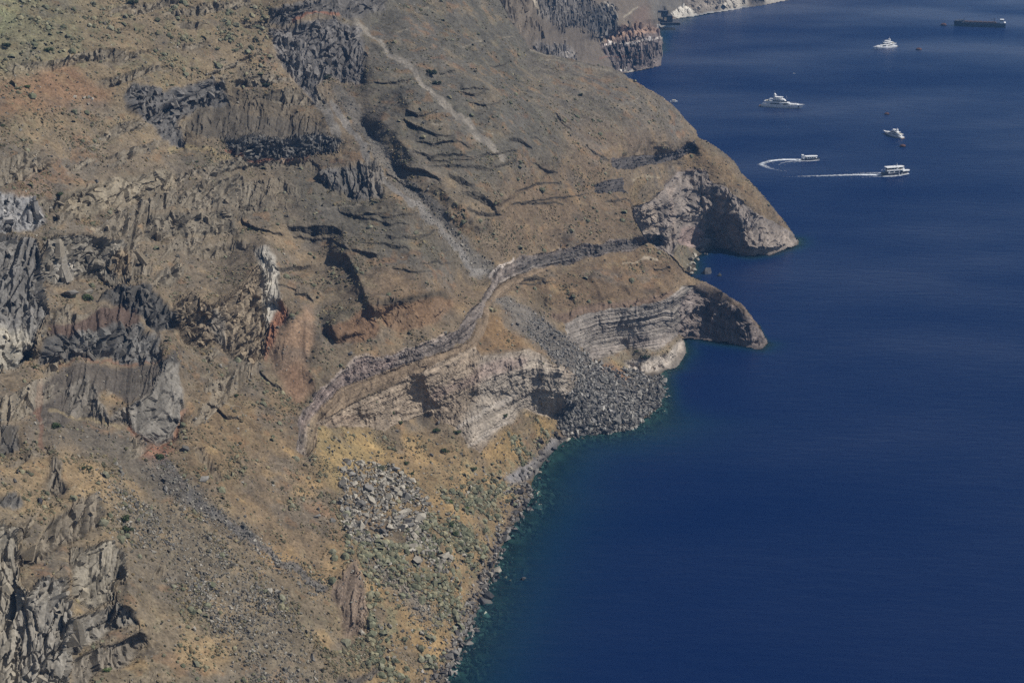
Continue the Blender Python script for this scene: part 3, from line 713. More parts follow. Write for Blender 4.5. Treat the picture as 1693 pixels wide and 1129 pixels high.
def sheet(P, keep, thr, groups, alb, skirt=7, step=7.0):
    """grid of points -> mesh objects; torn where the surface jumps back, with the far side of each crest falling away behind it"""
    nv, nu = keep.shape
    idx = np.arange(nv * nu).reshape(nv, nu)
    d = np.linalg.norm(P - np.array([0, 0, CAMZ], f32), axis=-1)
    q = np.stack([idx[:-1, :-1], idx[1:, :-1], idx[1:, 1:], idx[:-1, 1:]], -1).reshape(-1, 4)
    kq = keep.ravel()[q].all(1)
    dq = d.ravel()[q]
    ok = kq & ((dq.max(1) - dq.min(1)) < thr)
    q = q[ok]
    # boundary edges
    ed = np.concatenate([q[:, [0, 1]], q[:, [1, 2]], q[:, [2, 3]], q[:, [3, 0]]])
    key = ed[:, 0].astype(np.int64) * (nv * nu) + ed[:, 1]; rev = ed[:, 1].astype(np.int64) * (nv * nu) + ed[:, 0]
    be = ed[~np.isin(key, rev)]
    Pf = P.reshape(-1, 3); af = alb.reshape(-1, 3)
    ii, jj = np.divmod(be, nu)
    inner = ((ii > 1) & (ii < nv - 2) & (jj > 1) & (jj < nu - 2)).all(1) & (Pf[be[:, 0], 2] > .3)
    be = be[inner]
    bv = np.unique(be); look = np.full(nv * nu, -1, np.int64); look[bv] = np.arange(len(bv))
    base = Pf[bv]; hd = base[:, :2] / np.linalg.norm(base[:, :2], axis=1, keepdims=True)
    allV, allA, faces = [Pf], [af], [q]
    start = nv * nu; prev = bv
    off = np.zeros(len(bv))
    for k in range(1, skirt + 1):
        jit = fbm(base[:, 0] / 9, base[:, 1] / 9, np.full(len(bv), k * .7), 3, 200)
        off = off + step * (1 + .3 * jit)
        nb = base.copy(); nb[:, :2] += hd * off[:, None]; nb[:, 2] -= off * (.62 + .05 * k)
        allV.append(nb.astype(f32)); allA.append(af[bv]); cur = start + np.arange(len(bv)); start += len(bv)
        p0 = prev[look[be[:, 0]]] ; p1 = prev[look[be[:, 1]]]
        c0 = cur[look[be[:, 0]]]; c1 = cur[look[be[:, 1]]]
        faces.append(np.stack([p1, p0, c0, c1], -1)); prev = cur
    V = np.concatenate(allV); AA = np.concatenate(allA); Q = np.concatenate(faces)
    out = []
    left = np.ones(len(Q), bool)
    ctr = V[Q].mean(1)
    for name, fn in groups:
        m = left & fn(ctr); left &= ~m
        if not m.any(): continue
        qq = Q[m]; us, inv = np.unique(qq, return_inverse=True)
        o = mesh_np(name, V[us], inv.reshape(-1, 4), M_GROUND); color_attr(o, AA[us]); o["kind"] = "structure"
        out.append(o)
    return out


sheet(P, keep, 9.0, [("seabed", lambda c: c[:, 2] < -.1), ("headland", lambda c: c[:, 0] * .5 + (c[:, 1] - 985) * .86 > -.5 * 0 + 18), ("hillside", lambda c: c[:, 2] > -1e9)], alb)


# ------------------------------------------------------------------ far cliffs and far shore
R2 = Raster(760, -140, 2040, 140)
COASTF = [(1020, 132), (1032, 121), (1060, 117), (1092, 109), (1095, 90), (1094, 62), (1088, 48), (1100, 43), (1112, 34), (1121, 31), (1152, 27.5), (1190, 21), (1214, 17), (1240, 12), (1262, 9), (1290, 3.5), (1330, -4), (1400, -16), (1600, -45), (1800, -72), (2000, -95), (2100, -106)]
CF = [(760, 0, 150), (800, 0, 138), (850, 0, 119), (900, 0, 97), (950, 0, 80), (1000, 0, 62), (760, -140, 190), (900, -140, 160), (1000, -140, 130), (1080, -140, 100),
      (1000, 60, 34), (960, 100, 30), (900, 90, 60), (850, 60, 100), (800, 140, 100), (900, 140, 40), (1000, 140, 5), (1040, 95, 13), (1090, 80, 14), (1085, 60, 23), (1040, 60, 30),
      (1070, 20, 38), (1082, 30, 32), (1050, 30, 42), (1030, 10, 52), (1090, 42, 1), (1064, 12, 42), (1078, 45, 22), (1088, 30, 1.5), (1096, 20, 7), (1104, 20, 9), (1100, 0, 20), (1120, -60, 48), (1150, 10, 9),
      (1200, 0, 10), (1250, 0, 5), (1300, -40, 21), (1200, -140, 80), (1330, -140, 70), (1500, -140, 52), (1700, -140, 36), (1900, -140, 20), (2040, -140, 10)]
CF += [(u, v, 0) for u, v in COASTF]
zF = rbf_field(R2, CF)
a2, dy2, dz2 = [k.astype(f32) for k in ray(R2.U, R2.V)]
landF = R2.poly(COASTF + [(2100, -200), (700, -200), (700, 200), (1000, 200)], 1., .25) > .5
landF |= False
near_hide = R2.poly(RIDGE1 + [(700, -400), (700, 700), (1321, 700)], 1.0, 0.0) > .5
near_in = blur(near_hide.astype(f32), 8, 8) > .97
sF = (CAMZ - np.maximum(zF, .1)) / -dz2
e2 = np.zeros_like(sF); push2 = np.zeros_like(sF)
qf = np.zeros_like(sF); qf[:-1] = (sF[:-1] - sF[1:]) / ST; qf = np.clip(blur(qf, 6, 6), .05, 6)
al2 = np.zeros(R2.U.shape + (3,), f32); al2[:] = A(112, 101, 88)
rk2 = np.zeros_like(sF)


def paintF(pts, c, w=1., soft=1.5, q=None, amp=None):
    m = R2.poly(pts, soft, .5) * landF
    al2[:] += (m * w)[..., None] * (A(*c) - al2)
    if q is not None: e2[:] += m * (q - qf)
    if amp is not None: rk2[:] += m * (amp - rk2)


def ridgeF(pts, amp, wl, wr):
    sl, d, sg, t = R2.line(pts, max(wl, wr) * 3.5, .4)
    push2[sl] += amp * np.where(sg > 0, np.exp(-(d / wl)), np.exp(-(d / wr))) * smooth(0, .1, t) * smooth(1, .9, t)


paintF([(880, -10), (960, -20), (1000, 30), (985, 60), (960, 45), (920, 40), (890, 25)], (98, 94, 90), .8, 3, amp=2)
paintF([(985, 10), (1015, 5), (1020, 50), (990, 60), (970, 40)], (92, 90, 88), .8, 2, amp=2)
paintF([(882, 66), (910, 75), (935, 72), (950, 85), (952, 100), (920, 98), (884, 88)], (128, 121, 114), .9, 1.5, q=.1, amp=2)
paintF([(770, -20), (880, -10), (900, 60), (880, 84), (840, 40)], (110, 99, 85), .6, 6, amp=.7)
paintF([(800, 10), (830, 5), (850, 30), (835, 45)], (94, 90, 86), .7, 3, amp=1.4)
paintF([(990, 75), (1010, 62), (1050, 55), (1092, 48), (1096, 108), (1040, 118), (1025, 120), (1005, 100)], (108, 97, 92), .95, 1, amp=2.2)
paintF([(1000, 60), (1030, 42), (1075, 40), (1086, 45), (1086, 56), (1040, 64), (1000, 72)], (136, 110, 92), .85, 1.5, amp=1.5)
paintF([(1045, 30), (1062, 11), (1072, 14), (1078, 42), (1050, 42)], (122, 98, 86), .5, 3)
for p, w_, c in (([(1095, 62), (1075, 67), (1050, 70), (1000, 74)], 2, (196, 186, 176)), ([(990, 95), (1030, 95), (1060, 96)], 1.5, (130, 96, 80)), ([(1000, 5), (1015, 20), (1022, 45), (1008, 56)], 2.5, (146, 138, 126)),
                 ([(880, 2), (892, 22)], 2.5, (170, 158, 138)), ([(1025, 116), (1045, 116)], 2, (180, 172, 160)), ([(905, 100), (960, 105)], 2, (160, 150, 130)), ([(1034, 32), (1055, 14)], 1.5, (160, 150, 130))):
    sl, d, sg, t = R2.line(p, 14, .6); m = smooth(w_ * 1.2, w_ * .4, d)
    al2[sl] += (m * .85)[..., None] * (A(*c) - al2[sl])
paintF([(1106, 24), (1122, 10), (1128, 8), (1150, 20), (1152, 28), (1122, 32)], (200, 193, 180), .9, 1.2, amp=1.0)
paintF([(1128, -10), (1170, -20), (1186, 0), (1196, 18), (1150, 24), (1135, 8)], (134, 124, 112), .9, 2, amp=.8)
paintF([(1185, -5), (1225, -20), (1240, 8), (1212, 16), (1192, 18)], (186, 178, 164), .8, 2, amp=.8)
paintF([(1238, -6), (1262, -10), (1266, 8), (1246, 12)], (90, 86, 84), .8, 1.5, amp=1.5)
paintF([(1264, -6), (1330, -16), (1330, -4), (1290, 4), (1264, 8)], (176, 168, 156), .8, 2, amp=1)
paintF([(1060, -10), (1130, -20), (1130, 5), (1105, 24), (1085, 30), (1078, 12)], (118, 112, 102), .8, 2)
paintF([(1086, 40), (1100, 36), (1106, 40), (1096, 46), (1086, 48)], (160, 156, 150), .9, 1)
paintF([(1112, 32), (1152, 25), (1215, 14), (1244, 9), (1244, 13), (1215, 19), (1152, 30), (1112, 36)], (150, 150, 150), .7, 1)
for v_, hh in ((42, 7), (56, 8), (67, 9), (80, 10), (94, 12)):
    paintF([(1004, v_ + 10), (1050, v_ + 2), (1094, v_ - 2), (1094, v_ - 2 + hh * .6), (1050, v_ + 2 + hh * .6), (1004, v_ + 10 + hh * .6)], (100, 92, 88), .35, 1, q=.05)
ridgeF([(905, -10), (920, 20), (932, 45)], 14, 14, 20)
ridgeF([(965, -5), (990, 25), (1000, 60)], 22, 26, 20)
ridgeF([(1018, 0), (1024, 30), (1026, 48)], 16, 12, 16)
ridgeF([(1066, 12), (1074, 30), (1080, 45)], 8, 14, 10)
ridgeF([(935, 72), (940, 100)], 5, 8, 14)
for k in range(9): ridgeF([(1118 + 14 * k, -30 - 2 * k), (1130 + 14 * k, 4 - k), (1140 + 14 * k, 24 - 2 * k)], 3.5, 5, 7)
e2 *= landF
d2 = poisson(e2, .25, 40)
zb2 = CAMZ + dz2 * sF
sF1 = sF + (np.clip(d2, -25, 25) - blur(push2, 1.5, 1.5)) * smooth(.3, 6, zb2)
x2, y2, z2 = a2 * sF1, dy2 * sF1, CAMZ + dz2 * sF1
rel = 3.0 * fbm(x2 / 50, y2 / 50, z2 / 30, 4, 301) + 1.0 * fbm(x2 / 9, y2 / 9, z2 / 8, 3, 302)
f1, f2, va, ta = cells(x2 / 7, y2 / 9, z2 / 12, 310); g1, g2, vb, tb = cells(x2 / 3.5, y2 / 4, z2 / 8, 320)
rel += rk2 * (2 * ta + 1.4 * tb + 1.2 * (va - .5) + .9 * (vb - .5) + .8 * (smooth(0, .25, f2 - f1) - .8))
sF2 = sF1 - rel * smooth(.2, 5, zb2)
wsea = smooth(0, 1, 1 - landF)
cF = [np.array(k) for k in at_z([p[0] for p in COASTF], [p[1] for p in COASTF])]
sx2, sy2 = a2 * (CAMZ / -dz2), dy2 * (CAMZ / -dz2)
ds2 = np.full(sF.shape, 1e3, f32)
for k in range(len(cF[0]) - 1):
    ex, ey = cF[0][k + 1] - cF[0][k], cF[1][k + 1] - cF[1][k]
    t = np.clip(((sx2 - cF[0][k]) * ex + (sy2 - cF[1][k]) * ey) / (ex * ex + ey * ey), 0, 1)
    ds2 = np.minimum(ds2, np.hypot(sx2 - cF[0][k] - t * ex, sy2 - cF[1][k] - t * ey).astype(f32))
sF2 = np.where(landF, np.minimum(sF2, (CAMZ - .12) / -dz2), (CAMZ + .3 + .8 * ds2) / -dz2)
n1 = fbm(x2 / 12, y2 / 12, z2 / 9, 3, 331); n2_ = fbm(x2 / 3, y2 / 3, z2 / 3, 3, 332); n3_ = vnoise(x2 / 1.1, y2 / 1.1, z2 / 1, 333)
al2 *= (1 + .18 * n1 + .16 * n2_ + .16 * n3_ + rk2 * (.16 * (va - .5) + .2 * (vb - .5)))[..., None]
bedF = vnoise(z2 / 2.2, x2 / 90, 0, 340) + .6 * vnoise(z2 / 5, x2 / 90, 2, 341)
al2 *= (1 + .30 * np.clip(rk2, 0, 1.5) * bedF)[..., None]
al2 = np.where(landF[..., None], np.clip(al2, .012, .75), A(96, 104, 92))
P2 = np.stack([a2 * sF2, dy2 * sF2, CAMZ + dz2 * sF2], -1).astype(f32)
keep2 = (landF | (ds2 < 60)) & ~near_in
sheet(P2, keep2, 40.0, [("far_seabed", lambda c: c[:, 2] < -.1), ("far_cliffs", lambda c: c[:, 2] > -1e9)], al2, 5, 10.0)

FAR = dict(P=P2, alb=al2, rk=rk2 * landF * (z2 > 1.5) * (~near_in), R=R2)

# ------------------------------------------------------------------ water
def axis(lo, hi, step, far):
    a = np.arange(lo, hi + .1, step)
    g = np.cumsum(step * 1.35 ** np.arange(1, 40)); g = g[g < far]
    return np.concatenate([(lo - np.append(g, far))[::-1], a, hi + np.append(g, far)])


wx, wy = axis(-60, 260, 3.0, 3800), axis(380, 1160, 3.0, 3200)
WX, WY = np.meshgrid(wx, wy)
wu, wv_ = project(WX, WY, 0.0)
ii = np.round((wv_ - R.v[0]) / ST).astype(int); jj = np.round((wu - R.u[0]) / ST).astype(int)
inr = (ii >= 0) & (ii < len(R.v)) & (jj >= 0) & (jj < len(R.u)) & (WY < 1250) & (WY > 350)
dep = np.full(WX.shape, 60.0)
ic, jc = np.clip(ii, 0, len(R.v) - 1), np.clip(jj, 0, len(R.u) - 1)
dd = np.where(land[ic, jc], 0.0, np.minimum(.15 + bslope[ic, jc] * dsea[ic, jc], 60))
dep = np.where(inr, dd, dep)
i2 = np.round((wv_ - R2.v[0]) / ST).astype(int); j2 = np.round((wu - R2.u[0]) / ST).astype(int)
in2 = (i2 >= 0) & (i2 < len(R2.v)) & (j2 >= 0) & (j2 < len(R2.u)) & (WY > 1350) & (WY < 2300)
dep = np.where(in2, np.where(landF[np.clip(i2, 0, len(R2.v) - 1), np.clip(j2, 0, len(R2.u) - 1)], 0, np.minimum(  .3 + .8 * ds2[np.clip(i2, 0, len(R2.v) - 1), np.clip(j2, 0, len(R2.u) - 1)], 60)), dep)
nwx, nwy = len(wx), len(wy)
wi = np.arange(nwx * nwy).reshape(nwy, nwx)
wq = np.stack([wi[:-1, :-1], wi[:-1, 1:], wi[1:, 1:], wi[1:, :-1]], -1).reshape(-1, 4)
M_WATER = bpy.data.materials.new("sea_water"); M_WATER.use_nodes = True
nt = M_WATER.node_tree; N, L = nt.nodes, nt.links
N.remove(N["Principled BSDF"]); outn = N["Material Output"]
att = N.new("ShaderNodeAttribute"); att.attribute_name = "depth"
tc = N.new("ShaderNodeTexCoord")
# clear water over the shallows, blue body colour where it is deep
clear = N.new("ShaderNodeMath"); clear.operation = 'MULTIPLY'; clear.inputs[1].default_value = -0.34; L.new(att.outputs["Fac"], clear.inputs[0])
ex_ = N.new("ShaderNodeMath"); ex_.operation = 'EXPONENT'; L.new(clear.outputs[0], ex_.inputs[0])
ramp = N.new("ShaderNodeValToRGB"); L.new(ex_.outputs[0], ramp.inputs[0])
DEEP = (.0021, .0118, .060)
ramp.color_ramp.elements[0].position = 0.0; ramp.color_ramp.elements[0].color = (*DEEP, 1)
ramp.color_ramp.elements[1].position = 1.0; ramp.color_ramp.elements[1].color = (.013, .044, .058, 1)
el = ramp.color_ramp.elements.new(.18); el.color = (.0042, .024, .066, 1)
el = ramp.color_ramp.elements.new(.5); el.color = (.0068, .031, .057, 1)
big = N.new("ShaderNodeTexNoise"); big.inputs["Scale"].default_value = .013; big.inputs["Detail"].default_value = 4
mp0 = N.new("ShaderNodeMapping"); mp0.inputs["Rotation"].default_value = (0, 0, -.25); mp0.inputs["Scale"].default_value = (.32, .6, 1); L.new(tc.outputs["Object"], mp0.inputs[0]); L.new(mp0.outputs[0], big.inputs["Vector"])
diff = N.new("ShaderNodeBsdfDiffuse"); L.new(ramp.outputs[0], diff.inputs[0])
tr = N.new("ShaderNodeBsdfTransparent"); tr.inputs[0].default_value = (.50, .75, .77, 1)
m1 = N.new("ShaderNodeMixShader"); L.new(ex_.outputs[0], m1.inputs[0]); L.new(diff.outputs[0], m1.inputs[1]); L.new(tr.outputs[0], m1.inputs[2])
gl = N.new("ShaderNodeBsdfGlossy"); gl.inputs["Color"].default_value = (1, 1, 1, 1)
rr = N.new("ShaderNodeMapRange"); rr.inputs["From Min"].default_value = .35; rr.inputs["From Max"].default_value = .65; rr.inputs["To Min"].default_value = .18; rr.inputs["To Max"].default_value = .34
L.new(big.outputs["Fac"], rr.inputs["Value"]); L.new(rr.outputs[0], gl.inputs["Roughness"])
fr = N.new("ShaderNodeFresnel"); fr.inputs["IOR"].default_value = 1.33
frs = N.new("ShaderNodeMath"); frs.operation = 'MULTIPLY'; L.new(fr.outputs[0], frs.inputs[0])
rf = N.new('ShaderNodeMapRange'); rf.inputs['From Min'].default_value = .36; rf.inputs['From Max'].default_value = .64; rf.inputs['To Min'].default_value = .2; rf.inputs['To Max'].default_value = .68
L.new(big.outputs['Fac'], rf.inputs['Value']); L.new(rf.outputs[0], frs.inputs[1])
m2 = N.new("ShaderNodeMixShader"); L.new(frs.outputs[0], m2.inputs[0]); L.new(m1.outputs[0], m2.inputs[1]); L.new(gl.outputs[0], m2.inputs[2])
mp = N.new("ShaderNodeMapping"); mp.inputs["Rotation"].default_value = (0, 0, .5); mp.inputs["Scale"].default_value = (.32, 1, 1); L.new(tc.outputs["Object"], mp.inputs[0])
w1 = N.new("ShaderNodeTexNoise"); w1.inputs["Scale"].default_value = .22; w1.inputs["Detail"].default_value = 6; w1.inputs["Roughness"].default_value = .62; L.new(mp.outputs[0], w1.inputs["Vector"])
bp = N.new("ShaderNodeBump"); bp.inputs["Strength"].default_value = .55; bp.inputs["Distance"].default_value = .8
L.new(w1.outputs["Fac"], bp.inputs["Height"]); L.new(bp.outputs[0], gl.inputs["Normal"]); L.new(bp.outputs[0], fr.inputs["Normal"]); L.new(bp.outputs[0], diff.inputs["Normal"])
L.new(m2.outputs[0], outn.inputs["Surface"])
wo = mesh_np("sea_water", np.stack([WX.ravel(), WY.ravel(), np.zeros(WX.size)], -1), wq, M_WATER)
at = wo.data.attributes.new("depth", 'FLOAT', 'POINT'); at.data.foreach_set("value", dep.astype(f32).ravel())
wo["kind"] = "structure"

# ------------------------------------------------------------------ haze
hv = bpy.data.materials.new("haze_air"); hv.use_nodes = True
hn = hv.node_tree; hn.nodes.remove(hn.nodes["Principled BSDF"])
pv = hn.nodes.new("ShaderNodeVolumePrincipled"); pv.inputs["Color"].default_value = (.20, .48, 1, 1); pv.inputs["Density"].default_value = .000095; pv.inputs["Anisotropy"].default_value = .2
hn.links.new(pv.outputs[0], hn.nodes["Material Output"].inputs["Volume"])
bm = bmesh.new(); bmesh.ops.create_cube(bm, size=1)
for v in bm.verts: v.co = (v.co.x * 8600, 770 + v.co.y * 9000, 105 + v.co.z * 440)
hm = bpy.data.meshes.new("haze"); bm.to_mesh(hm); bm.free(); hm.materials.append(hv)
ho = bpy.data.objects.new("haze", hm); COL.objects.link(ho); ho["kind"] = "stuff"

# ------------------------------------------------------------------ stones and scrub on the slope
gu_, gv_ = np.gradient(P, axis=1), np.gradient(P, axis=0)
NRM = np.cross(gu_, -gv_); NRM /= np.linalg.norm(NRM, axis=-1, keepdims=True) + 1e-9
NRM = np.where((NRM[..., 2:3] < 0), -NRM, NRM)


def surf(u, v):
    i = np.clip(np.round((np.asarray(v) - R.v[0]) / ST).astype(int), 0, len(R.v) - 1)
    j = np.clip(np.round((np.asarray(u) - R.u[0]) / ST).astype(int), 0, len(R.u) - 1)
    return P[i, j], NRM[i, j], i, j


def pick(density, n):
    c = np.cumsum(density.ravel().astype(np.float64)); c /= c[-1]
    k = np.searchsorted(c, rng.random(n))
    i, j = np.divmod(k, density.shape[1])
    return R.u[j] + rng.uniform(-.7, .7, n), R.v[i] + rng.uniform(-.7, .7, n)


def hull_mesh(seed, n=14, flat=.75, boxy=.6):
    r = np.random.default_rng(seed)
    p = r.normal(size=(n, 3)); p /= np.linalg.norm(p, axis=1, keepdims=True)
    p = p / (np.abs(p).max(1, keepdims=True) ** boxy)
    p *= r.uniform(.85, 1.1, (n, 1)) * np.array([1.0, r.uniform(.6, .9), flat * r.uniform(.7, 1)])
    bm = bmesh.new()
    for c in p: bm.verts.new(c)
    bmesh.ops.convex_hull(bm, input=bm.verts)
    for v in [v for v in bm.verts if not v.link_faces]: bm.verts.remove(v)
    bmesh.ops.triangulate(bm, faces=bm.faces)
    bm.verts.index_update()
    V = np.array([v.co[:] for v in bm.verts]); T = np.array([[v.index for v in f_.verts] for f_ in bm.faces])
    bm.free(); return V, T


def rots(n, tilt=1.0):
    q = rng.normal(size=(n, 4)); q[:, 1:3] *= tilt; q /= np.linalg.norm(q, axis=1, keepdims=True)
    w, x, y, z = q.T
    return np.stack([1 - 2 * (y * y + z * z), 2 * (x * y - z * w), 2 * (x * z + y * w), 2 * (x * y + z * w), 1 - 2 * (x * x + z * z), 2 * (y * z - x * w),
                     2 * (x * z - y * w), 2 * (y * z + x * w), 1 - 2 * (x * x + y * y)], -1).reshape(n, 3, 3)


def many(name, templates, pos, size, cols, material, tilt=1.0, kind="stuff"):
    Vs, Ts, Cs, o = [], [], [], 0
    which = rng.integers(0, len(templates), len(pos))
    for k, (tv, tt) in enumerate(templates):
        m = which == k
        if not m.any(): continue
        n = m.sum(); Rm = rots(n, tilt)
        V = np.einsum('nij,kj->nki', Rm, tv) * size[m][:, None, None] + pos[m][:, None, :]
        T = tt[None] + (np.arange(n) * len(tv))[:, None, None] + o
        Vs.append(V.reshape(-1, 3)); Ts.append(T.reshape(-1, 3)); Cs.append(np.repeat(cols[m], len(tv), 0)); o += n * len(tv)
    ob = mesh_np(name, np.concatenate(Vs), np.concatenate(Ts), material)
    color_attr(ob, np.concatenate(Cs)); ob["kind"] = kind
    return ob


def greys(n, base, sp=.28):
    b = np.array([A(*c) for c in base]); k = rng.integers(0, len(b), n)
    return b[k] * (1 + rng.normal(0, sp, (n, 1))).clip(.45, 1.7)


ROCKS = [hull_mesh(s, 10, .75, .9) for s in range(7)]
BIGR = [hull_mesh(40 + s, 11, .8, .9) for s in range(10)]
M_STONE = noisy(mat("loose_stone", rough=.95, spec=.12), 1.4, .75, 1.25, attr="albedo")
M_SCRUB = noisy(mat("dry_scrub", rough=1.0, spec=.05), 3.0, .7, 1.3, attr="albedo")

dome = []
for k in range(4):
    r = np.random.default_rng(70 + k); n5 = 6
    an = np.arange(n5) / n5 * 2 * np.pi
    ring = lambda rad, z, ph: np.stack([np.cos(an + ph) * rad * r.uniform(.7, 1.2, n5), np.sin(an + ph) * rad * r.uniform(.7, 1.2, n5), z * r.uniform(.7, 1.3, n5)], -1)
    V = np.concatenate([ring(1, -.25, 0), ring(.8, .45, .5), [[.1, 0, .8]]])
    T = [[i, (i + 1) % n5, n5 + i] for i in range(n5)] + [[(i + 1) % n5, n5 + (i + 1) % n5, n5 + i] for i in range(n5)] + [[n5 + i, n5 + (i + 1) % n5, 2 * n5] for i in range(n5)]
    dome.append((V, np.array(T)))

soilm = np.clip(soil, 0, 1) * veg * (z1 > 1.0) * (R.U > -60) * (R.V > -60) * (R.V < 1190)
lowz = np.clip(R.poly([(500, 700), (640, 700), (760, 740), (870, 690), (910, 720), (870, 850), (740, 1200), (480, 1200), (560, 900)], 20), 0, 1)
leftz = np.clip(R.poly([(-200, -160), (470, -160), (470, 250), (460, 640), (300, 760), (-200, 760)], 30), 0, 1)
patch = smooth(-.25, .55, fbm(x1 / 12, y1 / 12, z1 / 9, 4, 401))
# small dry scrub, dull green to brown
n = 44000
u, v = pick(soilm * (.10 + patch ** 2) * (1 + .2 * leftz + .5 * lowz), n)
p, nn, i, j = surf(u, v)
sz = rng.gamma(2.6, .10, n).clip(.12, 1.0)
many("low_scrub", dome, p + nn * (sz * .1)[:, None], sz, greys(n, [(112, 102, 78), (102, 98, 76), (126, 110, 80), (134, 122, 92), (92, 88, 70), (116, 114, 90)], .2), M_SCRUB, .25)
fall = R.poly([(562, 768), (598, 758), (642, 770), (672, 788), (698, 828), (706, 858), (694, 884), (676, 880), (655, 880), (645, 892), (600, 906), (572, 886), (558, 830)], 3)
fall2 = R.poly([(664, 866), (692, 872), (706, 896), (730, 918), (752, 945), (720, 948), (688, 938), (674, 905)], 3) * .75
# grey green cushions of the lower slope and the upper left
n = 3300
gz2 = np.clip(R.poly([(590, 890), (640, 880), (720, 880), (760, 790), (800, 750), (862, 740), (876, 790), (850, 850), (770, 1010), (735, 1129), (640, 1129), (600, 1000)], 16), 0, 1)
gz3 = np.clip(R.poly([(-100, -100), (480, -100), (430, 100), (330, 140), (200, 60), (100, 120), (-100, 130)], 20), 0, 1)
gz4 = np.clip(R.poly([(850, 690), (905, 720), (880, 750), (840, 760)], 6), 0, 1)
u, v = pick(soilm * patch * (gz2 * .85 * (1 - .7 * fall2) + gz3 * .35 + gz4 * 1.2 + .04), n)
p, nn, i, j = surf(u, v)
sz = rng.gamma(3, .24, n).clip(.25, 1.9)
many("cushion_scrub", dome, p + nn * (sz * .1)[:, None], sz, greys(n, [(124, 124, 100), (134, 132, 110), (112, 112, 90), (140, 134, 106), (106, 108, 86)], .16), M_SCRUB, .25)
# loose stones
fan = R.poly([(812, 492), (832, 490), (884, 516), (966, 582), (1008, 608), (1060, 612), (1096, 628), (1104, 652), (1050, 710), (940, 724), (912, 702), (946, 640), (932, 606), (862, 548)], 1.5)
chute2 = blur(np.clip(R.poly([(560, 140), (640, 240), (720, 340), (812, 440), (806, 462), (740, 405), (650, 300), (555, 180)], 2), 0, 1), 3, 3)
lowscree = np.clip(R.poly([(160, 790), (300, 850), (470, 990), (530, 1150), (420, 1150), (350, 1010), (210, 880)], 10), 0, 1)
scr3 = np.clip(R.poly([(270, 760), (340, 820), (440, 895), (550, 975), (530, 985), (420, 920), (310, 840), (240, 780)], 4), 0, 1)
scr4 = np.clip(R.poly([(600, 915), (640, 930), (700, 985), (740, 1030), (715, 1045), (650, 985), (605, 940)], 6), 0, 1)
shore = np.exp(-((dsea / 7.0) ** 2)) * (R.V > 590)
n = 9000
u, v = pick(fan * (.5 + .5 * smooth(480, 640, R.V)) * ((R.U > 870) | (rng.random(R.U.shape) < .4)), n)
p, nn, i, j = surf(u, v)
sz = (rng.gamma(2.1, .22, n) * (.5 + .5 * smooth(500, 660, v))).clip(.12, 1.9)
many("talus_stones", ROCKS, p + nn * (sz * .25)[:, None], sz, greys(n, [(112, 109, 106), (124, 121, 117), (94, 92, 91), (136, 132, 126), (152, 147, 139)], .28), M_STONE)
n = 22000
u, v = pick(((soil * .10 + .15 * knob) * (.4 + leftz) + 1.0 * chute2 + 2.6 * lowscree * (.3 + patch) + 1.6 * scr3 + 1.4 * scr4 + .12 * lowz) * (z1 > .5) * (R.U > -60) * (R.V > -60) * (R.V < 1190), n)
p, nn, i, j = surf(u, v)
sz = rng.gamma(2.2, .11, n).clip(.1, 1.1)
many("slope_stones", ROCKS, p + nn * (sz * .2)[:, None], sz, greys(n, [(118, 114, 106), (140, 134, 122), (98, 96, 93), (156, 150, 138), (108, 102, 92)], .2), M_STONE)
# fractured blocks of the lava cliffs and outcrops
rk = np.clip(rock - .55, 0, 1.4) * (1 - np.clip(strat, 0, 1)) * land * (z1 > .8) * (R.U > -90) * (R.V > -70) * (R.V < 1200)
rk *= 1 - .8 * R.poly([(205, 655), (250, 640), (275, 592), (302, 590), (306, 700), (286, 735), (262, 746), (230, 735)], 2)
rk *= 1 - .8 * R.poly([(420, 410), (452, 410), (470, 500), (455, 560), (432, 560)], 2)
rk *= 1 - .85 * R.poly([(-200, 800), (270, 800), (270, 1200), (-200, 1200)], 2, 0)
rk *= 1 - .75 * R.poly([(1050, 240), (1330, 240), (1330, 430), (1050, 430)], 3)


def column_mesh(seed):
    """broken rock column: an irregular prism with a slanting top and one or two chipped edges"""
    r = np.random.default_rng(seed); k = int(r.integers(4, 7)); an = np.sort(np.arange(k) / k * 6.283 + r.uniform(-.35, .35, k)); rad = r.uniform(.65, 1.1, k)
    hgt = r.uniform(1.0, 2.3); sl = r.uniform(-.5, .5, 2); c, s_ = np.cos(an) * rad, np.sin(an) * rad * r.uniform(.6, 1)
    lo = np.stack([c * 1.1, s_ * 1.1, np.full(k, -hgt)], -1); mid = np.stack([c * r.uniform(.85, 1.1, k), s_ * r.uniform(.85, 1.1, k), np.full(k, hgt * .35) + r.uniform(-.3, .3, k)], -1)
    q = r.uniform(.45, .9); up = np.stack([c * q, s_ * q, hgt * .8 + c * sl[0] + s_ * sl[1]], -1)
    V = np.concatenate([lo, mid, up]); T = []
    for m in range(2):
        for i in range(k): i1 = (i + 1) % k; T += [[m * k + i, m * k + i1, m * k + k + i1], [m * k + i, m * k + k + i1, m * k + k + i]]
    T += [[2 * k, 2 * k + i, 2 * k + i + 1] for i in range(1, k - 1)]
    return V, np.array(T)


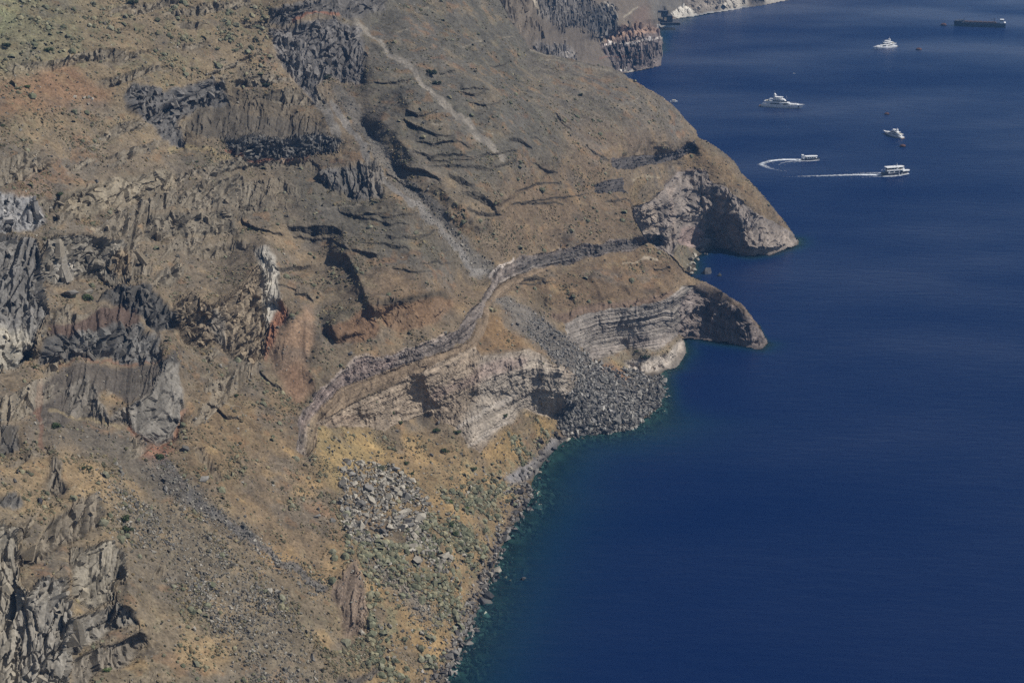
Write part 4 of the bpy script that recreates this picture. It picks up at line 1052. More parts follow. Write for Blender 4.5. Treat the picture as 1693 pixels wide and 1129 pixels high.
tall = [column_mesh(900 + s) for s in range(14)]
n = 2000
u, v = pick(rk * (.35 + patch), n)
p, nn, i, j = surf(u, v)
sz = rng.gamma(2.4, .25, n).clip(.18, 1.8) * np.clip(.75 + .25 * rock[i, j], .7, 1.35) * np.where((v > 780) & (u < 260), 1.1, 1)
cc = alb[i, j] * np.array([1.16, 1.13, 1.08]) * (1 + rng.normal(0, .16, (n, 1))).clip(.55, 1.5)
many("crag_blocks", tall[:7] + [(V * np.array([1, .9, 1.5]), T) for V, T in [hull_mesh(700 + s, 9, 1.0, .95) for s in range(9)]], p - nn * (sz * .62)[:, None], sz, cc.astype(f32), M_STONE, .2)
# ledge slabs of the layered cliffs
n = 700
SL = [(V * np.array([1.3, 1.1, .34]), T) for V, T in ROCKS]
u, v = pick(np.clip(strat, 0, 1) * land * (z1 > .8) * (R.poly([(975, 225), (1160, 225), (1160, 325), (975, 325)], 1.0)) * (.4 + smooth(0, .6, bed)), n)
p, nn, i, j = surf(u, v)
sz = rng.gamma(2.6, .17, n).clip(.15, 1.1)
cc = alb[i, j] * np.array([1.12, 1.11, 1.1]) * (1 + rng.normal(0, .15, (n, 1))).clip(.6, 1.5)
many("strata_slabs", SL, p - nn * (sz * .12)[:, None], sz, cc.astype(f32), M_STONE, .08)
# far crags
fr2 = FAR["R"]; n = 1100
k_ = np.searchsorted(np.cumsum(np.clip(FAR["rk"], 0, 2).ravel().astype(np.float64)) / np.clip(FAR["rk"], 0, 2).sum(), rng.random(n))
p = FAR["P"].reshape(-1, 3)[k_]; sz = rng.gamma(2.6, .45, n).clip(.4, 2.6)
many("far_crag_blocks", tall, p, sz, (FAR["alb"].reshape(-1, 3)[k_] * (1.12 + rng.normal(0, .16, (n, 1))).clip(.6, 1.6)).astype(f32), M_STONE, .1)
# shore and drowned stones
n = 2000
shl = np.exp(-((dsea / 4.2) ** 2)) * (R.U < 1112) * (R.V > 600) * (R.V < 1190) * (~land) + np.exp(-((z1 / 3.4) ** 2)) * land * (R.U < 1112) * (R.V > 715) * 1.3
shl *= 1 - .8 * R.poly([(850, 790), (905, 735), (945, 715), (960, 735), (900, 790)], 6)
u, v = pick(shl, n)
p, nn, i, j = surf(u, v)
sz = rng.gamma(3.0, .2, n).clip(.2, 1.9)
many("shore_stones", ROCKS, p + np.array([0, 0, .12]) * sz[:, None], sz, greys(n, [(112, 107, 103), (90, 87, 86), (138, 132, 125), (156, 149, 140), (78, 74, 73)], .22), M_STONE)
n = 2600
u, v = pick(np.exp(-((dsea / 13) ** 2)) * (~land) * (R.U < 1150) * (R.V > 585) * (R.V < 1250) * patch, n)
p, nn, i, j = surf(u, v)
sz = rng.gamma(3.0, .25, n).clip(.3, 2.2)
p[:, 2] = np.minimum(p[:, 2] + .1, -.15 - sz * .8)
many("drowned_stones", ROCKS, p, sz, greys(n, [(110, 116, 104), (80, 84, 78), (130, 134, 120)], .25), M_STONE)
# stones of the rockfall too small to count
n = 3000
u, v = pick((fall + fall2 + .06 * gz2) * (.6 + patch), n)
p, nn, i, j = surf(u, v)
sz = rng.gamma(3, .17, n).clip(.2, 1.0)
many("rockfall_stones", ROCKS, p + nn * (sz * .35)[:, None], sz, greys(n, [(156, 149, 136), (138, 132, 122), (170, 163, 149), (118, 114, 108)], .2), M_STONE)

# ------------------------------------------------------------------ single boulders
def tag(o, label, cat, group=None):
    o["label"] = label; o["category"] = cat
    if group: o["group"] = group
    return o


def stone_mat(name, c):
    m = mat(name, rough=.95, spec=.12); noisy(m, 1.6, .72, 1.25, col=tuple(A(*c)))
    nt = m.node_tree; b = nt.nodes["Principled BSDF"]; src = b.inputs["Base Color"].links[0].from_socket
    oi = nt.nodes.new("ShaderNodeObjectInfo"); mr = nt.nodes.new("ShaderNodeMapRange"); mr.inputs["To Min"].default_value = .68; mr.inputs["To Max"].default_value = 1.25
    sc = nt.nodes.new("ShaderNodeVectorMath"); sc.operation = 'SCALE'
    nt.links.new(oi.outputs["Random"], mr.inputs["Value"]); nt.links.new(src, sc.inputs[0]); nt.links.new(mr.outputs[0], sc.inputs["Scale"]); nt.links.new(sc.outputs[0], b.inputs["Base Color"])
    return m


STONE = {k: stone_mat(k + "_boulder_stone", c) for k, c in dict(pale=(168, 160, 145), grey=(130, 126, 120), dark=(80, 79, 81), tan=(172, 152, 124)).items()}
BM = {}
for k, m in STONE.items():
    BM[k] = [mesh_np("boulder", tv, tt, m, link=False) for tv, tt in BIGR]


def boulder(u, v, s, kind, label, group=None, sink=.35, pos=None, stretch=None):
    if pos is None: pos = surf(u, v)[0].astype(float)
    o = bpy.data.objects.new("boulder", random.choice(BM[kind])); COL.objects.link(o)
    o.location = (pos[0], pos[1], pos[2] + s * sink)
    k = stretch or (random.uniform(.8, 1.25), random.uniform(.8, 1.2), random.uniform(.8, 1.2))
    o.scale = tuple(s * c for c in k); o.rotation_euler = (random.uniform(-.5, .5), random.uniform(-.5, .5), random.uniform(0, 6.28))
    return tag(o, label, "boulder", group)


SINGLE = [(417, 600, 2.2, "tan", "pale tan block standing under the foot of the tan cliff beside the red wall"),
          (308, 748, 1.6, "grey", "long grey boulder below the orange rim of the pale grey tooth cliff"),
          (336, 798, 2.0, "grey", "grey flat boulder at the end of the dark wall below the tooth cliff"),
          (275, 806, 1.5, "grey", "grey boulder leaning on a cream outcrop beside the dark scree run"),
          (596, 766, 1.7, "pale", "whitish boulder on top of the pale rockfall heap"),
          (688, 934, 2.5, "pale", "large pale slab at the lower end of the rockfall tail"),
          (727, 936, 1.9, "pale", "upright pale pointed slab right of the big slab below the rockfall"),
          (736, 946, 1.2, "pale", "pale low boulder just below the upright pointed slab"),
          (766, 918, 1.2, "pale", "pale wedge boulder alone among green scrub right of the rockfall tail"),
          (690, 862, 2.8, "pale", "largest pale block at the right edge of the rockfall heap"),
          (683, 890, 1.9, "pale", "leaning pale slab just under the largest rockfall block"),
          (550, 864, 1.3, "grey", "grey oblong boulder on golden grass left of the rockfall heap"),
          (523, 858, 1.1, "grey", "small brown grey boulder further left on the golden slope"),
          (516, 1090, 1.5, "grey", "dark grey boulder on the golden slope near the bottom edge"),
          (1170, 450, 3.2, "dark", "dark pyramid boulder in the cove beside the white boulders"),
          (1190, 454, 1.2, "dark", "small dark rock alone in the water of the cove"),
          (865, 956, 1.6, "dark", "brown rock standing alone in the water off the stony shore"),
          (116, 486, 3.0, "grey", "large grey boulder under the left cliff beside a green shrub"),
          (150, 478, 1.8, "pale", "pale smooth slab behind the red capped outcrop"),
          (579, 588, 1.3, "grey", "round grey boulder on the brown bench above the banded cliff"),
          (68, 826, 1.5, "dark", "dark boulder beside the grey crag on orange grass"),
          (124, 160, .9, "pale", "leftmost white rock on the orange soil ledge"), (140, 162, 1.0, "pale", "middle white rock on the orange soil ledge"), (152, 163, 1.1, "pale", "rightmost white rock on the orange soil ledge")]
for u, v, s, k, lab in SINGLE:
    if (u, v) == (865, 956):
        x, y, z = at_z(u, v, 0); boulder(0, 0, s, k, lab, pos=(float(x), float(y), -.5))
    elif u > 1160:
        x, y, z = at_z(u, v + 2, 0); boulder(0, 0, s, k, lab, pos=(float(x), float(y), -.3))
    else: boulder(u, v, s, k, lab)
n = 120
u, v = pick((fall + fall2 * 1.2) * (.7 + patch), n)
for a, b in zip(u, v): boulder(a, b, random.uniform(.85, 1.2) + random.random() ** 3 * 1.5, random.choice(["pale", "pale", "pale", "grey"]), ("angular boulder in the tail trailing down right of the rockfall heap" if b > 872 and a > 655 else "angular pale boulder in the upper third of the rockfall heap" if b < 800 else "angular pale boulder in the middle of the rockfall heap" if b < 848 else "angular pale boulder at the lower edge of the rockfall heap"), "rockfall boulders", .45)
shb = np.exp(-((dsea / 3.0) ** 2)) * (~land) * (R.U < 1110) * (R.V > 640) * (R.V < 1150) + (land & (z1 < 1.4)) * (R.V > 790) * (R.V < 1150) * .8
n = 72
u, v = pick(shb, n)
for a, b in zip(u, v): boulder(a, b, random.uniform(.8, 1.5) + random.random() ** 3 * .9, random.choice(["pale", "grey", "grey", "dark"]), ("grey boulder on the waterline near the bottom edge of the picture" if b > 1010 else "grey boulder on the waterline below the cushion scrub" if b > 900 else "grey boulder on the waterline just below the pale gravel beach" if b > 770 else "grey boulder at the water beside the talus fan"), "waterline boulders", .25)
n = 56
u, v = pick(fan * smooth(600, 660, R.V) * (z1 > .3), n)
for a, b in zip(u, v): boulder(a, b, random.uniform(.9, 1.4), random.choice(["grey", "dark", "dark"]), ("large grey block on the seaward rim of the talus fan" if b > 685 or a > 1060 else "large grey block in the left half of the talus fan" if a < 990 else "large grey block in the right half of the talus fan"), "talus fan blocks", .35)
for a, b, s in ((1137, 425, 1.5), (1143, 430, 1.9), (1140, 437, 1.6), (1147, 436, 1.7), (1150, 424, 1.6), (1139, 446, 1.9), (1148, 447, 1.6), (1160, 417, 2.2), (1154, 430, 1.5), (1144, 453, 1.6), (1135, 440, 1.3), (1167, 421, 1.4)):
    x, y, z = at_z(a, b, .3); boulder(0, 0, s, "pale", "white boulder heaped on the small beach between the two headlands", "white cove boulders", pos=(float(x), float(y), .2))

# ------------------------------------------------------------------ shrubs
def leaf_mat(name, c):
    m = mat(name, rough=.8, spec=.15); noisy(m, 2.2, .55, 1.45, col=tuple(A(*c)))
    return m


def bush_mesh(seed, mtl, nl=420):
    r = np.random.default_rng(seed)
    lob = np.concatenate([[[0, 0, .45]], np.stack([r.uniform(-.6, .6, 6), r.uniform(-.6, .6, 6), r.uniform(.2, .7, 6)], -1)])
    rad = np.concatenate([[.6], r.uniform(.28, .45, 6)])
    k = r.integers(0, 7, nl); d = r.normal(size=(nl, 3)); d /= np.linalg.norm(d, axis=1, keepdims=True)
    c = lob[k] + d * (rad[k] * r.uniform(.6, 1.05, nl))[:, None]
    c[:, 2] = np.maximum(c[:, 2], -.05)
    t1 = np.cross(d, r.normal(size=(nl, 3))); t1 /= np.linalg.norm(t1, axis=1, keepdims=True)
    t2 = np.cross(d, t1) + .5 * r.normal(size=(nl, 3)) * .6
    s = r.uniform(.07, .13, nl)[:, None]
    V = np.stack([c - t1 * s, c + t2 * s * .8, c + t1 * s, c - t2 * s * .8], 1).reshape(-1, 3)
    return mesh_np("foliage", V, np.arange(nl * 4).reshape(-1, 4), mtl, link=False)


def stem_mesh(seed, mtl):
    r = np.random.default_rng(seed); V, T = [], []
    for k in range(4):
        a = k * 1.57 + r.uniform(-.4, .4); e_ = np.array([math.cos(a) * .4, math.sin(a) * .4, .55]); b = len(V)
        for q, (pt, w) in enumerate(((np.array([0, 0, -.2]), .06), (e_, .025))):
            for m in range(3): V.append(pt + w * np.array([math.cos(m * 2.1), math.sin(m * 2.1), 0]))
        for m in range(3): T.append([b + m, b + (m + 1) % 3, b + 3 + (m + 1) % 3, b + 3 + m])
    return mesh_np("stem", np.array(V), np.array(T), mtl, link=False)


M_BARK = mat("shrub_bark", tuple(A(92, 78, 62)), .95)
LEAF = {"green": leaf_mat("dark_green_leaves", (72, 86, 50)), "bright": leaf_mat("bright_green_leaves", (98, 116, 62)), "grey": leaf_mat("grey_green_leaves", (128, 130, 104)), "deep": leaf_mat("deep_green_leaves", (56, 68, 50))}
BUSH = {k: [bush_mesh(500 + 7 * q + len(k), m) for q in range(3)] for k, m in LEAF.items()}
STEM = [stem_mesh(s, M_BARK) for s in range(2)]


def shrub(u, v, r, kind, label, group=None, flat=.8, stems=True, wide=1.0):
    p = surf(u, v)[0]
    o = bpy.data.objects.new("shrub", None); COL.objects.link(o); o.empty_display_size = .3
    o.location = (float(p[0]), float(p[1]), float(p[2])); o.rotation_euler = (0, 0, random.uniform(0, 6.28))
    o.scale = (r * wide, r, r * flat)
    c = bpy.data.objects.new("foliage", random.choice(BUSH[kind])); c.parent = o; COL.objects.link(c)
    if stems:
        c = bpy.data.objects.new("stem", random.choice(STEM)); c.parent = o; COL.objects.link(c)
    return tag(o, label, "shrub", group)


for u, v, r, k, lab in ((712, 122, 3.6, "deep", "large dark green shrub beside the pale scree chute"), (722, 134, 2.6, "deep", "lower half of the dark thicket just below the large shrub at the chute"),
                        (541, 130, 3.0, "deep", "dark shrub at the foot of the grey upper cliff"), (148, 495, 3.0, "green", "green shrub between the left cliff and the dark lava band"),
                        (203, 862, 2.2, "green", "upper of the two green shrubs above the grey crag"), (210, 878, 2.2, "green", "lower of the two green shrubs above the grey crag"),
                        (95, 706, 2.1, "green", "green shrub under the orange ledge left of the tooth cliff"), (266, 760, 2.3, "green", "green shrub just below the orange tip under the tooth cliff"),
                        (176, 1110, 1.6, "bright", "green shrub at the foot of the lower left crag"), (742, 872, 2.2, "green", "upper part of the green bush right of the rockfall"), (750, 886, 1.9, "green", "lower part of the green bush right of the rockfall"),
                        (1069, 592, 2.6, "deep", "round dark shrub on the white foot of the layered headland"), (1052 , 582, 1.1, "green", "small green tuft on the ledge left of the round dark shrub"),
                        (672, 766, 1.5, "green", "green shrub above the right edge of the rockfall"), (681, 784, 1.3, "green", "second small shrub below it at the rockfall edge"), (736, 748, 2.0, "green", "flat green shrub on the slope under the pink cliff"),
                        (722, 712, 1.9, "green", "green shrub at the foot of the pink cliff beside a crack"), (756, 716, 1.8, "green", "green shrub right of the crack at the cliff foot"), (783, 776, 1.8, "green", "green flat shrub above the pale shore scrub"),
                        (664, 700, 1.6, "green", "small green shrub on the pale foot of the lower cliff"), (650, 685, 1.4, "green", "narrow green shrub climbing the lower cliff"), (830, 690, 1.6, "green", "green bush in the crack of the pale cliff near the beach"),
                        (745, 832, 1.8, "bright", "bright green mat on the slope above the shore scrub"), (775, 840, 1.7, "bright", "second bright green mat right of the first"), (48, 145, 1.8, "bright", "bright green shrub above the orange soil"),
                        (12, 80, 2.6, "deep", "dark green shrub in the top left corner meadow"), (440, 143, 2.2, "deep", "dark shrub on the ledge right of the lava outcrop"), (97, 325, 1.8, "green", "green shrub under the tan outcrops at left"),
                        (220, 5, 3.2, "deep", "dark green thicket at the top edge of the slope"), (296, 6, 2.4, "deep", "grey green thicket right of the dark one at the top edge"), (80, 62 + 25, 2.2, "green", "green shrub below the top left meadow")):
    shrub(u, v, r, k, lab)
for kind_, dens, n, r0, r1, lab, grp in (("grey", soilm * gz2 * (.2 + patch), 84, .8, 2.2, "grey green cushion bush on the dry slope above the rocky shore", "cushion bushes above the shore"),
                                         ("grey", soilm * gz3 * (.2 + patch), 50, .9, 2.0, "grey green bush on the dry upper slope in the top left", "bushes of the upper slope"),
                                         ("green", soilm * (leftz * .6 + lowz * .5) * patch, 46, .6, 1.2, "small dark green bush on the brown slope", "small bushes of the slope")):
    u, v = pick(dens, n)
    for a, b in zip(u, v): shrub(a, b, random.uniform(r0, r1), kind_, lab + (' beside the lower crag' if grp.startswith('small') and b > 780 and a < 330 else ' among the lava cliffs at left' if grp.startswith('small') and b > 380 and a < 500 else ' below the upper cliffs' if grp.startswith('small') and b <= 380 else ' near the water' if grp.startswith('small') else ' near the bottom edge' if b > 1000 else ' below the rockfall' if b > 880 else ' above the gravel beach' if b > 600 else ''), grp, .65, True, random.uniform(1, 1.6))

# ------------------------------------------------------------------ boats
M_WHITE = mat("white_gelcoat", (.82, .82, .81), .35, .4)
M_CREAM = mat("cream_canvas", (.62, .58, .48), .8, .2)
M_NAVY = mat("navy_hull_paint", (.012, .018, .045), .35, .4)
M_GLASS = mat("dark_tinted_glass", (.012, .016, .022), .12, .5)
M_STEEL = mat("grey_ship_steel", (.055, .06, .075), .6, .3)
M_DECK = noisy(mat("rusty_deck_plates", rough=.85), .4, .6, 1.4, col=(.075, .05, .043))
M_RUST = noisy(mat("rust_red_paint", rough=.8), .9, .6, 1.3, col=(.115, .055, .042))
M_BLACK = mat("black_rubber", (.015, .015, .016), .8, .2)
M_TEAK = mat("teak_deck", (.28, .19, .11), .7, .2)
M_BLUE = mat("blue_flag_cloth", (.03, .10, .42), .8, .2)


class Part:
    def __init__(s): s.V, s.F = [], []

    def prism(s, low, up):
        b = len(s.V); n = len(low); s.V += [tuple(p) for p in low] + [tuple(p) for p in up]
        s.F += [[b + k, b + (k + 1) % n, b + n + (k + 1) % n, b + n + k] for k in range(n)] + [list(range(b + n - 1, b - 1, -1)), list(range(b + n, b + 2 * n))]

    def box(s, x0, x1, y0, y1, z0, z1, rf=0., ra=0., ty=0.):
        """box with a raked front and back and leaning sides"""
        s.prism([(x0, y0, z0), (x1, y0, z0), (x1, y1, z0), (x0, y1, z0)], [(x0 + ra, y0 + ty, z1), (x1 - rf, y0 + ty, z1), (x1 - rf, y1 - ty, z1), (x0 + ra, y1 - ty, z1)])

    def house(s, x0, x1, w, z0, z1, rf=0., ra=0., nose=.3, ty=.1):
        """deckhouse with a pointed, raked front"""
        L_ = x1 - x0; h = w / 2
        pl = lambda xa, xb, hh: [(xa, -hh), (xa + (xb - xa) * (1 - nose), -hh), (xb - .12 * L_ * nose, -hh * .62), (xb, -hh * .25), (xb, hh * .25), (xb - .12 * L_ * nose, hh * .62), (xa + (xb - xa) * (1 - nose), hh), (xa, hh)]
        s.prism([(x, y, z0) for x, y in pl(x0, x1, h)], [(x, y, z1) for x, y in pl(x0 + ra, x1 - rf, h - ty)])

    def hull(s, L_, B_, ha, hf, draft=1.2, rake=2.5, full=2.2, n=18, z_cap=None, inset=0.):
        rows = []
        for k in range(n + 1):
            t = k / n; w = B_ / 2 * (.86 + .14 * min(t / .4, 1)) if t < .5 else B_ / 2 * max(1 - ((t - .5) / .5) ** full, 0) ** .8
            ww = w * (.9 if t < .5 else .9 - .35 * (t - .5) / .5)
            hz = ha + (hf - ha) * t ** 1.6; x = -L_ / 2 + L_ * t
            xr = lambda z: x + rake * (z / hf - .4) * t ** 3
            rows.append([(xr(hz), w - inset, hz), (xr(hz * .5), w * .97, hz * .5), (xr(0), ww, 0.0), (xr(-draft), ww * .3, -draft)])
        b = len(s.V); m = 8
        for r in rows: s.V += r + [(x, -y, z) for x, y, z in reversed(r)]
        for k in range(n):
            for q in range(m - 1):
                a0, a1 = b + k * m + q, b + (k + 1) * m + q
                s.F.append([a0, a1, a1 + 1, a0 + 1])
            s.F.append([b + k * m + m - 1, b + (k + 1) * m + m - 1, b + (k + 1) * m, b + k * m])
        s.F.append([b + q for q in range(m)]); s.F.append([b + n * m + q for q in range(m - 1, -1, -1)])

    def tube(s, p0, p1, r0, r1=None, n=8):
        p0, p1 = np.array(p0, float), np.array(p1, float); d = p1 - p0; d /= np.linalg.norm(d)
        a_ = np.cross(d, [0, 0, 1.0]) if abs(d[2]) < .9 else np.cross(d, [1.0, 0, 0]); a_ /= np.linalg.norm(a_); c_ = np.cross(d, a_)
        r1 = r0 if r1 is None else r1
        cir = lambda p, r: [tuple(p + r * (math.cos(q * 2 * math.pi / n) * a_ + math.sin(q * 2 * math.pi / n) * c_)) for q in range(n)]
        s.prism(cir(p0, r0), cir(p1, r1))

    def ball(s, c, r, n=10):
        b = len(s.V); m = 6
        for i in range(m + 1):
            f_ = math.pi * i / m
            for q in range(n): s.V.append((c[0] + r * math.sin(f_) * math.cos(2 * math.pi * q / n), c[1] + r * math.sin(f_) * math.sin(2 * math.pi * q / n), c[2] + r * math.cos(f_)))
        for i in range(m):
            for q in range(n): s.F.append([b + i * n + q, b + (i + 1) * n + q, b + (i + 1) * n + (q + 1) % n, b + i * n + (q + 1) % n])

    def build(s, name, material, parent):
        me = bpy.data.meshes.new(name); me.from_pydata(s.V, [], s.F); me.validate(); me.materials.append(material)
        bm = bmesh.new(); bm.from_mesh(me); bmesh.ops.recalc_face_normals(bm, faces=bm.faces); bm.to_mesh(me); bm.free(); me.shade_flat()
        o = bpy.data.objects.new(name, me); COL.objects.link(o); o.parent = parent
        return o


def vessel(name, stern, bow, design_len, label, cat, group=None, dz=0.0):
    x0, y0, _ = at_z(*stern, 0); x1, y1, _ = at_z(*bow, 0)
    L_ = math.hypot(x1 - x0, y1 - y0)
    o = bpy.data.objects.new(name, None); COL.objects.link(o)
    o.location = ((x0 + x1) / 2, (y0 + y1) / 2, dz); o.rotation_euler = (0, 0, math.atan2(y1 - y0, x1 - x0)); k = L_ / design_len; o.scale = (k, k, k)
    tag(o, label, cat, group)
    return o


def P1(parent, name, material, *calls):
    p = Part()
    for fn, *args in calls: getattr(p, fn)(*args[:-1] if isinstance(args[-1], dict) else args, **(args[-1] if isinstance(args[-1], dict) else {}))
    return p.build(name, material, parent)


def big_yacht(o, hullm=M_WHITE, tall=1.0):
    h = P1(o, "hull", hullm, ("hull", 40, 7.8, 2.3, 4.3, 1.4, 4.0))
    for x in (-4, 1.5, 7.0): P1(h, "porthole", M_GLASS, ("box", x, x + 1.3, -3.72, -3.60, 1.3, 1.8), ("box", x, x + 1.3, 3.60, 3.72, 1.3, 1.8))
    P1(h, "anchor_pocket", M_GLASS, ("box", 16.0, 17.2, -1.75, -1.2, 1.0, 2.6), ("box", 16.0, 17.2, 1.2, 1.75, 1.0, 2.6))
    P1(o, "swim_platform", M_TEAK, ("box", -22.0, -19.8, -3.0, 3.0, .4, .7))
    P1(o, "foredeck", M_WHITE, ("house", 6.0, 17.5, 5.0, 3.2, 4.3, {"rf": 1.5, "nose": .7}))
    m = P1(o, "main_deckhouse", M_WHITE, ("house", -14.5, 11.5, 6.7, 2.3, 4.9, {"rf": 4.5, "nose": .35}))
    P1(m, "window_band", M_GLASS, ("house", -11.5, -1.5, 6.8, 3.3, 4.35, {"nose": .01, "ra": 1.5}), ("house", 1.0, 9.6, 6.75, 3.3, 4.2, {"rf": 2.0, "nose": .4}))
    P1(o, "upper_deck", M_WHITE, ("house", -17.5, 8.0, 7.3, 4.9, 5.25, {"nose": .3}), ("box", -17.5, -12, -3.6, -3.4, 5.25, 5.9), ("box", -17.5, -12, 3.4, 3.6, 5.25, 5.9))
    u_ = P1(o, "upper_deckhouse", M_WHITE, ("house", -9.0, 6.5, 5.6, 5.25, 7.5, {"rf": 3.5, "nose": .4}))
    P1(u_, "window_band", M_GLASS, ("house", -8.4, 5.8, 5.7, 5.85, 6.8, {"rf": 1.6, "nose": .42}))
    P1(o, "flybridge", M_WHITE, ("house", -12.5, 3.5, 6.0, 7.5, 7.75, {"nose": .35}), ("house", -5.0, 3.0, 5.6, 7.75, 8.5, {"rf": 1.0, "nose": .5}))
    P1(o, "hardtop", M_WHITE, ("house", -7.5, 1.0, 4.8, 9.9, 10.2, {"nose": .3}), ("box", -8.2, -5.6, -2.5, -2.1, 7.7, 9.9, {"ra": 1.2, "rf": .3}), ("box", -8.2, -5.6, 2.1, 2.5, 7.7, 9.9, {"ra": 1.2, "rf": .3}), ("tube", (.2, 1.9, 7.8), (.2, 1.9, 9.9), .1), ("tube", (.2, -1.9, 7.8), (.2, -1.9, 9.9), .1))
    ms = P1(o, "radar_mast", M_WHITE, ("box", -8.4, -5.8, -.55, .55, 7.7, 13.2 * tall, {"ra": .2, "rf": 1.2}), ("box", -8.6, -5.6, -1.5, 1.5, 11.4 * tall, 11.7 * tall), ("tube", (-7.6, 0, 13.0 * tall), (-7.6, 0, 15.6 * tall), .09))
    for y in (-1.2, 1.2): P1(ms, "satellite_dome", M_WHITE, ("ball", (-7.2, y, 12.5 * tall), .75))
    P1(o, "aft_sunpads", M_CREAM, ("box", -15.8, -12.8, -2.2, 2.2, 5.25, 6.3, {"rf": .3, "ra": .3}), ("ball", (-13.8, 1.0, 6.3), .6), ("ball", (-14.6, -.8, 6.4), .5))
    P1(o, "bow_rail", M_WHITE, *[("tube", (8 + 2.6 * k, s_ * (3.4 - .85 * k), 4.2), (8 + 2.6 * k, s_ * (3.4 - .85 * k), 5.1), .05) for k in range(4) for s_ in (-1, 1)], ("tube", (8, 3.4, 5.1), (16.5, .7, 5.2), .05), ("tube", (8, -3.4, 5.1), (16.5, -.7, 5.2), .05))
    P1(o, "antenna", M_WHITE, ("tube", (4.6, 0, 8.0), (4.2, 0, 11.5), .07))


big_yacht(vessel("motor_yacht", (1259, 175.5), (1326, 180), 40, "largest white motor yacht with a tall radar mast, right of the headland", "motor yacht", "motor yachts at anchor"))
big_yacht(vessel("motor_yacht", (1478, 78), (1448, 82), 34, "white yacht with bow to the left and its sunlit side mirrored in the water", "motor yacht", "motor yachts at anchor"), tall=.92)
big_yacht(vessel("motor_yacht", (1491, 229), (1463, 221), 37, "white yacht seen from its stern quarter, a rusty buoy just below it", "motor yacht", "motor yachts at anchor"), tall=.88)

# excursion ferry under way
o = vessel("excursion_ferry", (1459, 290.5), (1502, 287), 24, "navy hulled two deck ferry with white decks drawing the long straight wake", "ferry")
h = P1(o, "hull", M_NAVY, ("hull", 24, 6.2, 1.9, 3.1, 1.0, 2.4))
P1(h, "white_stripe", M_WHITE, ("hull", 24.05, 6.26, .30, .42, .1, .3))
for x in (1.5, 4.2): P1(h, "fender", M_WHITE, ("tube", (x, -3.15, .7), (x, -3.15, 1.7), .3), ("tube", (x, 3.15, .7), (x, 3.15, 1.7), .3))
P1(o, "bow_bulwark", M_WHITE, ("house", 5.5, 12.6, 4.6, 2.5, 3.25, {"nose": .9}))
m = P1(o, "main_cabin", M_WHITE, ("house", -8.0, 7.0, 5.7, 1.9, 4.1, {"rf": 1.5, "nose": .25}))
P1(m, "window_band", M_GLASS, ("box", -7.0, -3.4, -2.9, 2.9, 2.6, 3.6, {"ra": .5}), ("box", -2.6, 1.4, -2.9, 2.9, 2.6, 3.6, {"ra": .4}), ("box", 2.1, 5.0, -2.88, 2.88, 2.6, 3.5, {"rf": .4}))
P1(o, "upper_deck", M_WHITE, ("house", -9.5, 7.6, 6.0, 4.1, 4.9, {"nose": .25}))
w_ = P1(o, "wheelhouse", M_GLASS, ("house", 1.0, 6.2, 4.6, 4.9, 6.5, {"rf": .9, "nose": .4}))
P1(o, "bench", M_NAVY, *[("box", -8.4 + 1.6 * k, -7.8 + 1.6 * k, -2.2, 2.2, 4.9, 5.7) for k in range(5)])
P1(o, "canopy_roof", M_WHITE, ("house", -9.6, 7.2, 5.6, 6.5, 6.95, {"nose": .35, "rf": .6}))
for y in (-2.75, 2.75): P1(o, "slanted_pillar", M_WHITE, ("prism", [(-3.4, y - .1, 2.2), (-2.2, y - .1, 2.2), (-2.2, y + .1, 2.2), (-3.4, y + .1, 2.2)], [(.2, y - .1, 6.6), (1.3, y - .1, 6.6), (1.3, y + .1, 6.6), (.2, y + .1, 6.6)]))
P1(o, "roof_post", M_WHITE, *[("tube", (x, y, 4.9), (x, y, 6.5), .06) for x in (-9.2, -6, -3) for y in (-2.6, 2.6)])
P1(o, "mast", M_WHITE, ("box", .2, 2.2, -.9, .9, 6.95, 7.5, {"rf": .3}), ("tube", (1.0, 0, 7.4), (.7, 0, 9.6), .1), ("ball", (-2.0, .6, 7.3), .45))
fl = P1(o, "flagstaff", M_WHITE, ("tube", (-11.6, 0, 1.9), (-12.4, 0, 5.4), .06))
P1(fl, "flag", M_BLUE, ("box", -13.6, -12.2, -.03, .03, 4.2, 5.2, {"ra": -.1})); P1(fl, "flag_stripes", M_WHITE, *[("box", -13.62, -12.2, -.05, .05, 4.32 + .3 * k, 4.45 + .3 * k) for k in range(3)])
P1(o, "stern_deck", M_NAVY, ("box", -11.8, -8.2, -2.7, 2.7, 1.9, 2.5))

# small passenger launch turning
o = vessel("passenger_launch", (1326, 265), (1355, 264), 14, "small dark launch with a white windowed cabin at the end of the curved wake", "launch")
P1(o, "hull", M_NAVY, ("hull", 14, 3.8, 1.0, 1.7, .6, 1.4))
P1(o, "gunwale", M_WHITE, ("hull", 14.0, 3.9, .16, .2, .05, .2))
c = P1(o, "cabin", M_WHITE, ("house", -3.6, 5.0, 3.3, .9, 2.9, {"rf": .8, "nose": .3}))
for k in range(4): P1(c, "window", M_GLASS, ("box", -3.0 + 1.75 * k, -1.9 + 1.75 * k, -1.64, 1.64, 1.55, 2.35))
P1(o, "cabin_roof", M_WHITE, ("house", -4.4, 5.2, 3.7, 2.9, 3.15, {"nose": .3}))
P1(o, "stern_arch", M_WHITE, ("box", -6.6, -5.6, -1.6, -1.3, .9, 3.9, {"ra": -.9, "rf": -.3}), ("box", -6.6, -5.6, 1.3, 1.6, .9, 3.9, {"ra": -.9, "rf": -.3}), ("box", -7.4, -5.8, -1.7, 1.7, 3.8, 4.1))
P1(o, "outboard_housing", M_WHITE, ("ball", (-4.6, 0, 2.6), .8))

